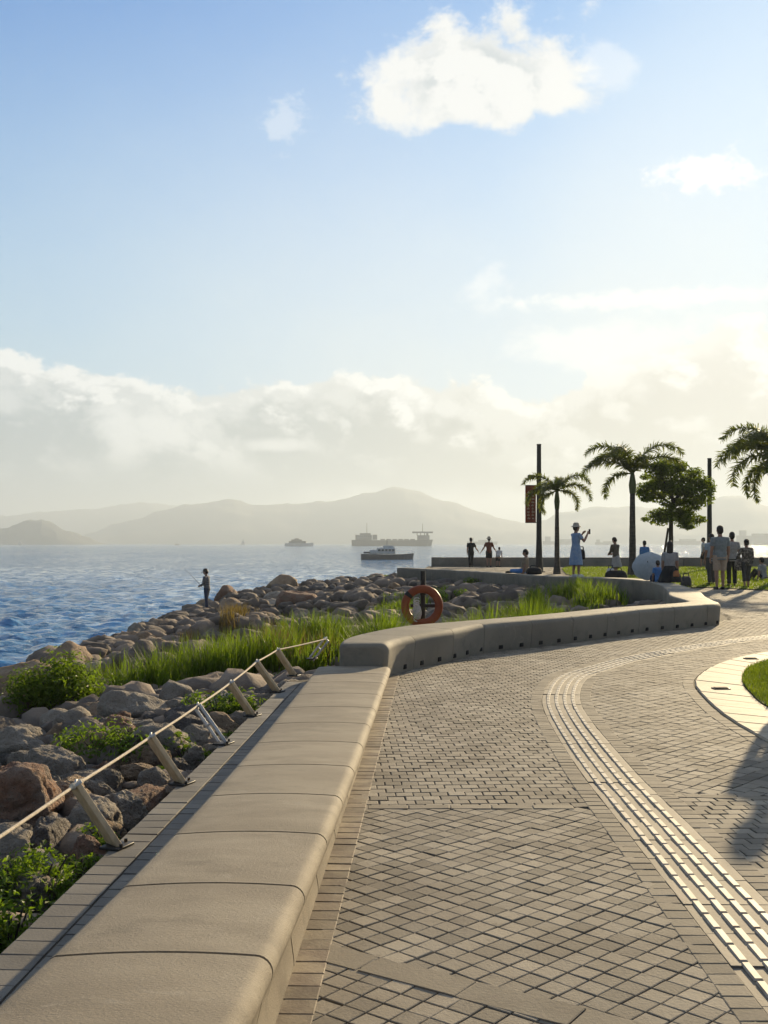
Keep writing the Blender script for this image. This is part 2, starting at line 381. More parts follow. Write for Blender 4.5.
# ------------------------------------------------------------------ plan of the place (metres, camera above the origin)
BD = Vector((0.0436, 1.0, 0.0))                       # direction of the bench
def bx(y, off): return off + 0.0436 * y
def bench_h(y): return 0.13 + 0.5 * math.exp(-y / 2.6)
WALL_H = 0.365
W_OUT = [(0.03, 10.8), (0.09, 11.2), (0.33, 11.75), (0.75, 12.5), (1.168, 13.38), (1.61, 13.85), (2.34, 14.63), (3.04, 15.47), (3.82, 16.4), (5.05, 17.57), (5.52, 18.1), (5.68, 18.9),
         (6.0, 20.5), (6.55, 22.9), (7.05, 26.2), (7.25, 28.5), (7.0, 30.7), (6.3, 31.9), (5.5, 32.6), (4.6, 35.3), (3.0, 39.6), (0.95, 44.2)]
W_IN = [(-0.44, 10.75), (-0.42, 11.2), (-0.27, 11.9), (0.23, 13.1), (0.86, 13.8), (1.28, 14.25), (2.02, 15.05), (2.72, 15.9), (3.5, 16.85), (4.72, 18.0), (5.12, 18.55), (5.2, 19.0),
        (5.4, 20.8), (5.85, 22.7), (6.55, 26.1), (6.8, 28.3), (6.55, 30.1), (5.95, 31.2), (5.2, 31.9), (4.2, 34.9), (2.65, 39.3), (0.52, 44.0)]
WO = catmull([(x, y, 0) for x, y in W_OUT], 0.2)
WI = []
def cat_matched(pts, other, step):
    pts = [Vector(p) for p in pts]; out = []
    for i in range(len(pts) - 1):
        p0, p1, p2, p3 = pts[max(i - 1, 0)], pts[i], pts[i + 1], pts[min(i + 2, len(pts) - 1)]
        n = max(1, int((Vector(other[i + 1]) - Vector(other[i])).length / step))
        for k in range(n):
            t = k / n
            out.append(0.5 * ((2 * p1) + (p2 - p0) * t + (2 * p0 - 5 * p1 + 4 * p2 - p3) * t * t + (3 * p1 - p0 - 3 * p2 + p3) * t ** 3))
    out.append(pts[-1]); return out
WI = cat_matched([(x, y, 0) for x, y in W_IN], [(x, y, 0) for x, y in W_OUT], 0.2)

# land slab
land = [(-1.60, -4.0), (bx(10.8, -1.40), 10.8), (-0.15, 11.4)]
land += [tuple((WO[i] + WI[i])[:2][k] / 2 for k in (0, 1)) for i in range(6, len(WO), 6)]
land += [(1.2, 45.2), (2.6, 64.6), (400, 64.6), (400, -60), (-1.60, -60)]
g_ = MB(); g_.prism(land, -4.5, -0.007); gr = g_.build('ground', M['grout']); tag(gr, 'paved promenade land with its edge towards the rocks', 'ground', kind='structure')

# sea ----------------------------------------------------------------
def build_sea():
    m = bpy.data.materials.new('sea_water'); m.use_nodes = True; nt = m.node_tree; nt.nodes.clear(); g = NT(nt)
    out = g.n('ShaderNodeOutputMaterial'); b = g.n('ShaderNodeBsdfPrincipled')
    b.inputs['Base Color'].default_value = (0.034, 0.165, 0.35, 1); b.inputs['Roughness'].default_value = 0.07
    b.inputs['IOR'].default_value = 1.33
    tc = g.n('ShaderNodeTexCoord'); mp = g.n('ShaderNodeMapping'); mp.inputs['Scale'].default_value = (0.6, 1.0, 1.0); nt.links.new(tc.outputs['Object'], mp.inputs[0])
    n1 = g.m('ADD', g.noise(mp.outputs[0], 2.2, 4, 0.65), g.m('MULTIPLY', g.noise(mp.outputs[0], 0.5, 3, 0.6), 2.0))
    mp2 = g.n('ShaderNodeMapping'); mp2.inputs['Scale'].default_value = (0.75, 0.17, 1.0); nt.links.new(tc.outputs['Object'], mp2.inputs[0])
    mp3 = g.n('ShaderNodeMapping'); mp3.inputs['Scale'].default_value = (0.05, 0.012, 1.0); nt.links.new(tc.outputs['Object'], mp3.inputs[0])
    gust = g.m('ADD', g.m('MULTIPLY', g.ss(g.noise(mp2.outputs[0], 1.0, 6, 0.7), 0.42, 0.57), 1.0), g.m('MULTIPLY', g.ss(g.noise(mp3.outputs[0], 1.0, 4, 0.6), 0.38, 0.62), 0.25))
    bp = g.n('ShaderNodeBump'); nt.links.new(gust, bp.inputs['Strength']); bp.inputs['Distance'].default_value = 0.55
    nt.links.new(n1, bp.inputs['Height']); nt.links.new(bp.outputs[0], b.inputs['Normal']); nt.links.new(b.outputs[0], out.inputs[0])
    # one sheet: fine near the shore, coarser out to the horizon, with real waves near
    ys = [13.0]
    while ys[-1] < 8700: ys.append(ys[-1] * (1.0 + min(0.25, 0.0052 + ys[-1] * 0.00002)))
    ys = np.array(ys); nx = 640
    us = np.concatenate([[-400, -40, -4, -1.2], np.linspace(-0.62, 0.55, nx), [0.9, 2, 6, 60, 600]])
    rs = np.random.RandomState(3)
    waves = []
    for k in range(60):
        lam = 0.55 * (1.034 ** k)
        ang = rs.normal(math.pi * 0.58, 0.85); slope = 0.040 if lam < 2.0 else 0.040 * (2.0 / lam)
        waves.append((2 * math.pi / lam, ang, slope * lam / 6.283, rs.rand() * 6.28, lam))
    X = np.outer(ys, us); X = np.clip(X, -9000, 9000); Y = np.repeat(ys[:, None], len(us), 1); Z = np.zeros_like(X)
    cell = np.gradient(ys)[:, None]
    for kk, a, amp, ph, lam in waves:
        fade = np.clip((lam / cell - 1.6) / 1.2, 0, 1) * (np.abs(X / np.maximum(Y, 1)) < 0.8)
        ph_ = kk * (X * math.cos(a) + Y * math.sin(a)) + ph
        s_ = np.sin(ph_); Z += amp * fade * (s_ + 0.4 * s_ * s_ * np.sign(s_))
    Z *= 1.0
    n, mcols = X.shape
    verts = np.stack([X, Y, Z + SEA], -1).reshape(-1, 3)
    i = np.arange((n - 1) * (mcols - 1)); r = i // (mcols - 1); c_ = i % (mcols - 1); a0 = r * mcols + c_
    faces = np.stack([a0, a0 + 1, a0 + mcols + 1, a0 + mcols], -1)
    me = bpy.data.meshes.new('sea'); me.vertices.add(len(verts)); me.vertices.foreach_set('co', verts.ravel())
    me.loops.add(faces.size); me.loops.foreach_set('vertex_index', faces.ravel())
    me.polygons.add(len(faces)); me.polygons.foreach_set('loop_start', np.arange(0, faces.size, 4)); me.polygons.foreach_set('loop_total', np.full(len(faces), 4))
    me.polygons.foreach_set('use_smooth', np.ones(len(faces), bool)); me.update(calc_edges=True); me.materials.append(m)
    o = meshob('sea', me); tag(o, 'choppy blue sea reaching the horizon', 'sea', kind='structure')
build_sea()

# hills --------------------------------------------------------------
M['hill'] = pmat('hill_scrub', (0.075, 0.085, 0.065), (0.11, 0.11, 0.085), 0.004, 0.95)
def hills(name, Y, prof, depth, seed, label):
    xs = np.array([p[0] for p in prof], float); hs = np.array([p[1] for p in prof], float)
    N, D = 420, 26
    rsx = np.linspace(xs[0], xs[-1], N); mb = MB(); vs = []; fs = []
    for j in range(D + 1):
        v = j / D
        for i in range(N):
            px = rsx[i]; h = np.interp(px, xs, hs)
            X = (px - 384) / F * Y; yy = Y + (v - 0.5) * depth
            prof_v = max(0.0, 1 - abs(v - 0.5) * 2) ** 0.8
            nz = mnoise.fractal(Vector((X * 0.002, yy * 0.002, seed)), 1.0, 2.0, 6)
            pk = max(0.0, HORIZON - h) * Y / F
            z = (pk * prof_v) * (1 + 0.25 * nz * (1 - prof_v)) + (nz * 14 + 14 * mnoise.fractal(Vector((X * 0.0066, yy * 0.0066, seed + 5)), 0.8, 2.0, 5)) * prof_v
            vs.append((X * (yy / Y), yy, SEA - 2 + max(0, z)))
    for j in range(D):
        for i in range(N - 1):
            a = j * N + i; fs.append((a, a + 1, a + N + 1, a + N))
    mb.add(vs, fs, True); o = mb.build(name, M['hill']); tag(o, label, 'hills', kind='structure')
hills('hills', 5200, [(60, 543), (90, 531), (125, 520), (160, 511), (190, 503.5), (206, 499.5), (222, 498), (236, 497.5), (250, 502), (280, 504), (310, 503), (335, 500), (362, 492), (385, 489.5),
                      (404, 490), (425, 495), (450, 501), (480, 511), (505, 518), (530, 520), (548, 518), (570, 511), (600, 506), (640, 505), (672, 508), (700, 503), (722, 498), (742, 497), (768, 505), (800, 514), (860, 508), (940, 520), (1040, 543)], 1600, 3.1,
      'long hazy mountain ridge across the water')
hills('hills', 7000, [(-300, 543), (-200, 522), (-100, 514), (-20, 516), (40, 511), (90, 507), (130, 504), (165, 503), (200, 508), (250, 518), (300, 530), (340, 543)], 1500, 5.7, 'very faint ridge behind the headland')
hills('headland', 3500, [(-200, 543), (-120, 533), (-60, 524), (-20, 526), (10, 523), (28, 518.5), (42, 517.5), (58, 522), (75, 529), (92, 536), (110, 543)], 560, 8.4, 'low hazy headland in front of the ridge')

# haze ---------------------------------------------------------------
def build_haze():
    m = bpy.data.materials.new('sea_haze'); m.use_nodes = True; nt = m.node_tree; nt.nodes.clear()
    out = nt.nodes.new('ShaderNodeOutputMaterial'); v = nt.nodes.new('ShaderNodeVolumePrincipled')
    v.inputs['Color'].default_value = (0.58, 0.675, 0.79, 1); v.inputs['Density'].default_value = 0.00030; v.inputs['Anisotropy'].default_value = 0.30
    nt.links.new(v.outputs[0], out.inputs['Volume'])
    b = MB(); b.box((0, 4400, 135), (19000, 9800, 281)); o = b.build('haze', m)
    tag(o, 'thin sea haze filling the air', 'haze', kind='stuff')
build_haze()

# ------------------------------------------------------------------ paving
def sett_mesh(quads, zt, name, mat, inset=0.0028, drop=0.0016, jitter=0.0009, label=None, zs=None):
    q = np.array([[[p[0], p[1]] for p in qq] for qq in quads], float)      # n,4,2
    n = len(q); ctr = q.mean(1, keepdims=True); rs = np.random.RandomState(len(quads) % 9999)
    size = np.linalg.norm(q - ctr, axis=2, keepdims=True)
    inner = ctr + (q - ctr) * (1 - inset * 1.4 / np.maximum(size, 0.02))
    dz = rs.normal(0, jitter, (n, 1)); tilt = rs.normal(0, jitter * 10, (n, 2))
    tz = zt + dz + ((q - ctr) * tilt[:, None, :]).sum(2)
    V = np.zeros((n, 12, 3)); V[:, 0:4, :2] = inner; V[:, 0:4, 2] = tz
    V[:, 4:8, :2] = q; V[:, 4:8, 2] = tz - drop; V[:, 8:12, :2] = q; V[:, 8:12, 2] = zt - 0.03
    base = np.array([[0, 1, 2, 3]] + [[4 + i, 4 + (i + 1) % 4, (i + 1) % 4, i] for i in range(4)] + [[8 + i, 8 + (i + 1) % 4, 4 + (i + 1) % 4, 4 + i] for i in range(4)])
    Fc = (base[None] + 12 * np.arange(n)[:, None, None]).reshape(-1, 4)
    me = bpy.data.meshes.new(name); me.vertices.add(n * 12); me.vertices.foreach_set('co', V.ravel())
    me.loops.add(Fc.size); me.loops.foreach_set('vertex_index', Fc.ravel())
    me.polygons.add(len(Fc)); me.polygons.foreach_set('loop_start', np.arange(0, Fc.size, 4)); me.polygons.foreach_set('loop_total', np.full(len(Fc), 4))
    me.polygons.foreach_set('use_smooth', np.zeros(len(Fc), bool)); me.update(calc_edges=True); me.materials.append(mat)
    o = meshob(name, me); tag(o, label, 'paving', kind='structure'); return o
def grid_field(poly, pitch_x, pitch_y, ang, gap, bond=0.0, wob=0.0, seed=1, hole=()):
    xs = [p[0] for p in poly]; ys = [p[1] for p in poly]; cx, cy = (min(xs) + max(xs)) / 2, (min(ys) + max(ys)) / 2
    rr = math.hypot(max(xs) - min(xs), max(ys) - min(ys)) / 2 + 0.3
    nx, ny = int(rr / pitch_x) + 1, int(rr / pitch_y) + 1
    I, J = np.meshgrid(np.arange(-nx, nx + 1), np.arange(-ny, ny + 1)); I = I.ravel(); J = J.ravel()
    u = I * pitch_x + (J % 2) * bond * pitch_x; v = J * pitch_y
    ca, sa = math.cos(ang), math.sin(ang)
    X = cx + u * ca - v * sa; Y = cy + u * sa + v * ca
    ok = inside(poly, X, Y)
    for h in hole: ok &= ~inside(h, X, Y)
    u, v = u[ok], v[ok]; n = len(u); rs = np.random.RandomState(seed)
    hx, hy = (pitch_x - gap) / 2, (pitch_y - gap) / 2
    du = np.stack([-hx + 0 * u, hx + 0 * u, hx + 0 * u, -hx + 0 * u], 1); dv = np.stack([-hy + 0 * u, -hy + 0 * u, hy + 0 * u, hy + 0 * u], 1)
    j = rs.normal(0, gap * 0.16, (n, 4)); k = rs.normal(0, gap * 0.16, (n, 4)); sh = rs.normal(0, gap * 0.15, (n, 2))
    uu = u[:, None] + du + j + sh[:, :1]; vv = v[:, None] + dv + k + sh[:, 1:]
    XX = cx + uu * ca - vv * sa; YY = cy + uu * sa + vv * ca
    return np.stack([XX, YY], -1)
def band(line, d0, d1, step, gap, seed=0, rows=1):
    """pavers laid across a strip between two offsets of a line"""
    rs = random.Random(seed); mid = resample(offset_line(line, (d0 + d1) / 2), step); out = []
    for a, b in zip(mid, mid[1:]):
        t = (b - a).normalized(); nrm = Vector((t.y, -t.x, 0)); L = (b - a).length
        for r_ in range(rows):
            w0 = -(d1 - d0) / 2 + (d1 - d0) * r_ / rows + gap / 2; w1 = -(d1 - d0) / 2 + (d1 - d0) * (r_ + 1) / rows - gap / 2
            g2 = gap / 2 + rs.uniform(-0.2, 0.2) * gap
            p = a + t * g2; q_ = b - t * g2
            out.append([p + nrm * w0, p + nrm * w1, q_ + nrm * w1, q_ + nrm * w0])
    return [[(v.x, v.y) for v in qq][::-1] for qq in out]

tact_left = [(1.10, 0.8), (1.13, 2.0), (1.157, 3.3), (1.19, 5.0), (1.218, 6.6), (1.334, 8.73), (1.494, 9.9), (1.793, 11.08), (2.265, 11.98), (2.79, 12.85), (3.79, 14.14), (4.65, 15.1), (5.6, 16.0), (7.5, 17.6), (10, 19.6)]
TL = catmull([(x, y, 0) for x, y in tact_left], 0.1)
TC = offset_line(TL, 0.10)
bench_line = [Vector((bx(y, -0.44), y, 0)) for y in np.arange(0.6, 11.3, 0.2)]
cream_out = catmull([(x, y, 0) for x, y in [(2.9, 1.5), (2.72, 3.2), (2.62, 5.2), (2.58, 6.6), (2.605, 7.46), (2.65, 8.5), (2.78, 9.5), (2.98, 10.55), (3.3, 11.4), (3.7, 12.2), (4.27, 13.05), (4.85, 13.65), (6.5, 15.0), (9.5, 17.0), (14, 19.5)]], 0.15)
cream_in = catmull([(x, y, 0) for x, y in [(3.75, 1.5), (3.45, 3.4), (3.2, 5.6), (3.08, 7.2), (3.12, 8.9), (3.25, 9.72), (3.40, 10.4), (3.62, 11.1), (3.9, 11.75), (4.2, 12.25), (4.55, 12.65), (5.0, 13.05), (6.6, 14.2), (9.6, 16.0), (14, 18.4)]], 0.15)

wall_base = [Vector(p) for p in WO[:]]
tipi = max(range(len(WO)), key=lambda i: -abs(WO[i].y - 18.9))
wall_front = [p + (q - p) * 0.12 for p, q in zip(WO, WI) if p.y < 18.9]
L_in = offset_line(TC, -0.20); R_in = offset_line(TC, 0.21)
left_in = [p for p in L_in if p.y > 2.0]
# field A and B: between bench and tactile strip
DIV = 5.62
fA = [(bx(2.0, -0.385), 2.0), (bx(DIV, -0.385), DIV)] + [(p.x, p.y) for p in reversed([q for q in L_in if 2.0 < q.y < DIV])]
slant0, slant1 = Vector((-0.35, 3.73, 0)), Vector((1.15, 2.72, 0))
tsl = (slant1 - slant0).normalized(); nsl = Vector((-tsl.y, tsl.x, 0))
def above_slant(qs): 
    c_ = np.array(qs).mean(1); d = (c_[:, 0] - slant0.x) * nsl.x + (c_[:, 1] - slant0.y) * nsl.y
    return d
qa = grid_field(fA, 0.083, 0.083, R(45), 0.005, seed=2); da = above_slant(qa)
qb = grid_field(fA, 0.083, 0.083, R(52), 0.005, seed=3); db = above_slant(qb)
sett_mesh(np.concatenate([qa[da > 0.0], qb[db < 0.0]]), 0.0, 'diagonal_setts', M['sett'], label='small granite setts laid diagonally')
wf_left = [(p.x, p.y) for p in wall_front]
Lfar = [q for q in L_in if DIV < q.y]
fB = [(bx(DIV, -0.385), DIV), (bx(10.9, -0.40), 10.9)] + wf_left + [(6.2, 19.5), (12, 24)] + [(q.x, q.y) for q in reversed(Lfar)]
qB = grid_field(fB, 0.094, 0.090, R(2.5), 0.0065, bond=0.5, seed=5)
sett_mesh(qB, 0.0, 'bonded_setts', M['sett'], label='granite setts laid in broken rows')
Rn = [(q.x, q.y) for q in R_in if q.y > 2.0]
fC = Rn + [(14, 22.8)] + [(p.x, p.y) for p in reversed(offset_line(cream_out, -0.06))]
qC = grid_field(fC, 0.115, 0.094, R(48), 0.006, bond=0.5, seed=6)
cC = qC.mean(1)
qC2 = grid_field(fC, 0.094, 0.090, R(3), 0.0065, bond=0.5, seed=8); c2 = qC2.mean(1)
sett_mesh(np.concatenate([qC[cC[:, 1] > 5.9], qC2[c2[:, 1] <= 5.9]]), 0.0, 'fan_setts', M['sett'], label='granite setts laid along the curve')
far_poly = [(6.0, 18.9), (6.4, 20.5), (6.75, 22.9), (7.15, 26.2), (7.4, 29), (7.4, 31.5), (9.7, 33), (10.8, 31), (16, 27.2), (26, 23), (26, 21), (14, 23), (12.3, 24.3)]
sett_mesh(grid_field(far_poly, 0.16, 0.13, R(40), 0.016, bond=0.5, seed=9), 0.0, 'far_setts', M['sett'], jitter=0.001, label='granite setts beyond the wall')
far2 = [(7.4, 31.5), (7.4, 36), (7.6, 47), (9.2, 57), (10, 61.6), (2.8, 63), (1.5, 45), (3.4, 40), (5.1, 35.4), (6.5, 32.4)]
sett_mesh(grid_field(far2, 0.3, 0.2, R(10), 0.02, bond=0.5, seed=10), 0.0, 'distant_setts', M['sett'], jitter=0.001, label='granite paving along the far parapet')
sett_mesh(grid_field([(14, 19.8), (26, 23), (16.2, 22.8), (12.4, 22.6), (10.3, 20.1)], 0.2, 0.15, R(40), 0.016, bond=0.5, seed=11), 0.0, 'side_setts', M['sett'], jitter=0.001, label='granite setts past the cream kerb')
# bands
sett_mesh(band(bench_line, -0.02, 0.105, 0.098, 0.006, 1), 0.0022, 'bench_border', M['band_red'], label='border row of tan and reddish pavers by the bench')
b2 = band(TC, -0.255, -0.155, 0.085, 0.006, 2) + band(TC, 0.165, 0.265, 0.085, 0.006, 3)
sett_mesh(b2, 0.0022, 'tactile_border', M['band'], label='border rows beside the tactile strip')
sett_mesh(band([Vector((bx(DIV, -0.33), DIV, 0)), Vector((0.97, DIV, 0))], -0.04, 0.04, 0.22, 0.008, 4) + band([Vector((1.46, 5.9, 0)), Vector((2.5, 5.75, 0))], -0.04, 0.04, 0.22, 0.008, 5) +
          band([slant0, slant1], -0.07, 0.07, 0.33, 0.007, 6), 0.003, 'divider_pavers', M['band'], label='longer pavers dividing the sett fields')
sett_mesh(band(cream_out, -0.115, -0.012, 0.14, 0.006, 7), 0.0022, 'kerb_border', M['band'], label='grey border row beside the cream kerb')
sett_mesh(band(TC, -0.158, 0.168, 0.30, 0.003, 8), 0.0022, 'tactile_tiles', M['tile'], inset=0.002, drop=0.0008, label='flat tiles under the tactile bars')

def tactile_bars():
    mb = MB()
    for k in range(4):
        line = resample(offset_line(TC, -0.105 + 0.070 * k), 0.152)
        for a, b in zip(line, line[1:]):
            t = (b - a).normalized(); nrm = Vector((t.y, -t.x, 0)); a2 = a + t * 0.006; b2_ = b - t * 0.006
            w, w2, z0, z1 = 0.0155, 0.011, 0.002, 0.0095
            vs = []
            for (p, q_) in ((a2, 1), (b2_, -1)):
                e = t * (0.005 * q_)
                vs += [p - nrm * w + Vector((0, 0, z0)), p + nrm * w + Vector((0, 0, z0)), p + e + nrm * w2 + Vector((0, 0, z1)), p + e - nrm * w2 + Vector((0, 0, z1))]
            mb.add(vs, [(0, 1, 5, 4), (1, 2, 6, 5), (2, 3, 7, 6), (3, 0, 4, 7), (0, 3, 2, 1), (4, 5, 6, 7)])
    o = mb.build('tactile_paving', M['bar']); tag(o, 'curving strip of raised pale tactile guide bars', 'tactile paving', kind='structure')
tactile_bars()

# cream kerb around the small lawn -------------------------------------
def cream_kerb():
    a = resample(cream_out, 0.42); n = len(a) - 1
    L = [0.0]
    b = resample(cream_in, 0.001 + sum((q - p).length for p, q in zip(cream_in, cream_in[1:])) / n)
    b = b[:len(a)] if len(b) >= len(a) else b + [b[-1]] * (len(a) - len(b))
    mb = MB()
    for i in range(n):
        p, q_, r_, s_ = a[i].lerp(a[i + 1], 0.008), a[i].lerp(a[i + 1], 0.992), b[i].lerp(b[i + 1], 0.992), b[i].lerp(b[i + 1], 0.008)
        z1 = 0.014 + rnd.uniform(-0.002, 0.002); ch = 0.012
        poly = [p, q_, r_, s_]; c_ = sum(poly, Vector()) / 4
        inn = [v + (c_ - v).normalized() * ch for v in poly]
        vs = [(v.x, v.y, z1) for v in inn] + [(v.x, v.y, z1 - ch) for v in poly] + [(v.x, v.y, -0.03) for v in poly]
        mb.add(vs, [(3, 2, 1, 0)] + [(k, (k + 1) % 4, 4 + (k + 1) % 4, 4 + k)for k in range(4)] + [(4 + k, 4 + (k + 1) % 4, 8 + (k + 1) % 4, 8 + k) for k in range(4)])
    o = mb.build('cream_kerb', M['cream']); tag(o, 'broad curved kerb of cream stone slabs round the small lawn', 'kerb', kind='structure')
    return o
cream_kerb()
for px, py, lab in ((721, 689, 'dark flush floor light set in the cream kerb where it bulges towards the paving'), (751, 659, 'dark flush floor light at the far end of the cream kerb')):
    p = P(px, py, 0.014); e = empty('floor_light', (p.x, p.y, 0.016), R(3), label=lab, cat='floor light', group='floor lights in the cream kerb')
    mb = MB(); mb.bbox((0, 0, 0.004), (0.15, 0.10, 0.012), 0.004); mb.build('frame', M['darksteel'], e)
    mb = MB(); mb.box((0, 0, 0.0125), (0.12, 0.07, 0.003)); mb.build('lens', M['black'], e)

# lawns ----------------------------------------------------------------
lawn1 = [(p.x, p.y) for p in cream_in] + [(14, 8), (10, 2)]
mb = MB()
lv = []
mb.sheet(lawn1, 0.022); o = mb.build('lawn', M['lawn']); tag(o, 'small lawn inside the cream kerb', 'lawn', kind='structure')
lawn2 = [(7.6, 32.0), (9.7, 33.2), (10.9, 31.2), (16, 27.4), (26, 23.2), (60, 14), (60, 61.3), (10.2, 61.3), (9.2, 57), (7.8, 47), (7.6, 36)]
mb = MB(); mb.sheet(lawn2, 0.02); o = mb.build('lawn', M['lawn']); tag(o, 'long lawn behind the people', 'lawn', kind='structure')

def blades(spots, hmin, hmax, width, lean, name, mat, label, cat='grass', seg=3, seed=1, kind='stuff'):
    rs = random.Random(seed); vs = []; fs = []
    for (x, y, z, s_) in spots:
        h = rs.uniform(hmin, hmax) * s_; a = rs.uniform(0, 2 * math.pi); l = rs.uniform(0.2, 1.0) * lean * h; w = width * rs.uniform(0.7, 1.2)
        d = Vector((math.cos(a), math.sin(a), 0)); sd = Vector((math.cos(a + 1.3), math.sin(a + 1.3), 0)); o = len(vs)
        for k in range(seg + 1):
            t = k / seg; c_ = Vector((x, y, z)) + d * (l * t * t) + Vector((0, 0, h * (t - 0.25 * t * t * (l / h))))
            ww = w * (1 - t ** 1.6)
            if k < seg: vs += [c_ - sd * ww / 2, c_ + sd * ww / 2]
            else: vs.append(c_)
        for k in range(seg - 1): fs.append((o + 2 * k, o + 2 * k + 1, o + 2 * k + 3, o + 2 * k + 2))
        fs.append((o + 2 * seg - 2, o + 2 * seg - 1, o + 2 * seg))
    mb = MB(); mb.add(vs, fs, False); ob = mb.build(name, mat); tag(ob, label, cat, kind=kind); return ob
rs = np.random.RandomState(5)
X = rs.uniform(3.0, 5.6, 60000); Y = rs.uniform(7.0, 13.2, 60000); ok = inside(lawn1, X, Y) & (X < Y * 0.37) ; ok &= np.arange(60000) < 60000
blades([(x, y, 0.02, 1) for x, y in zip(X[ok][:15000], Y[ok][:15000])], 0.03, 0.06, 0.007, 0.7, 'grass', M['lawn_blade'], 'short lawn grass inside the cream kerb', seg=2)
X = rs.uniform(7, 26, 60000); Y = rs.uniform(28, 61, 60000); ok = inside(lawn2, X, Y) & (X < Y * 0.37) & (rs.rand(60000) < np.clip(40 / Y, 0, 1))
blades([(x, y, 0.02, 1) for x, y in zip(X[ok][:22000], Y[ok][:22000])], 0.05, 0.09, 0.03, 0.6, 'grass', M['lawn_blade'], 'lawn grass behind the people', seg=2, seed=4)

# ------------------------------------------------------------------ bench
def bench():
    mb = MB(); joints = [1.2, 2.05]
    # joints seen in the photograph (image rows of the nose), spacing grows from unit to unit
    y = 2.05
    cuts = [0.55, 1.3, 2.05, 2.80, 3.50, 4.25, 5.0, 5.75, 6.5, 7.25, 8.0, 8.75, 9.5, 10.15, 10.78]
    for y0, y1 in zip(cuts, cuts[1:]):
        g2 = 0.008; ya, yb = y0 + g2, y1 - g2; rings = []
        n = 5
        for k in range(n + 1):
            yy = ya + (yb - ya) * k / n; h = bench_h(yy); nose = bx(yy, -0.405); left = bx(yy, -0.93 - 0.018 * yy); basex = bx(yy, -0.445)
            r_ = min(0.046, h * 0.34)
            prof = [(left + 0.03, -0.1), (left, h - 0.03), (left + 0.006, h - 0.010), (left + 0.022, h - 0.002), (left + 0.05, h)]
            x0_, x1_ = left + 0.05, nose - r_
            prof += [(x0_ + (x1_ - x0_) * u_, h + 0.009 * (1 - (2 * u_ - 1) ** 2)) for u_ in (0.1, 0.2, 0.3, 0.4, 0.5, 0.6, 0.7, 0.8, 0.88, 0.95, 1.0)]
            for q_ in range(1, 7):
                a = math.pi / 2 * q_ / 6; prof.append((nose - r_ + r_ * math.sin(a), h - r_ + r_ * math.cos(a) - 0.0))
            prof += [(nose - 0.004, h - r_ - 0.02), (nose - 0.018, h - r_ - 0.032), (basex - 0.004, max(0.03, (h - r_) * 0.45)), (basex + 0.006, 0.02), (basex + 0.006, -0.1)]
            s_ = (yy - 0.0)
            rings.append([Vector((px_, yy, pz)) for px_, pz in prof])
        mb.loft(rings, True)
    # dark core behind the joints
    o = mb.build('concrete_bench', M['concrete'])
    core = MB(); rings = []
    for yy in np.linspace(0.57, 10.93, 30):
        h = bench_h(yy) - 0.016; nose = bx(yy, -0.405) - 0.022; left = bx(yy, -0.93 - 0.018 * yy) + 0.02
        rings.append([Vector((left, yy, -0.05)), Vector((left, yy, h)), Vector((nose - 0.03, yy, h)), Vector((nose - 0.012, yy, h - 0.03)), Vector((nose - 0.05, yy, 0.03)), Vector((nose - 0.05, yy, -0.05))])
    core.loft(rings, False); core.build('joint_filler', M['grout'], o)
    tag(o, 'long low concrete seat edge with rounded nose beside the paving', 'bench')
bench()

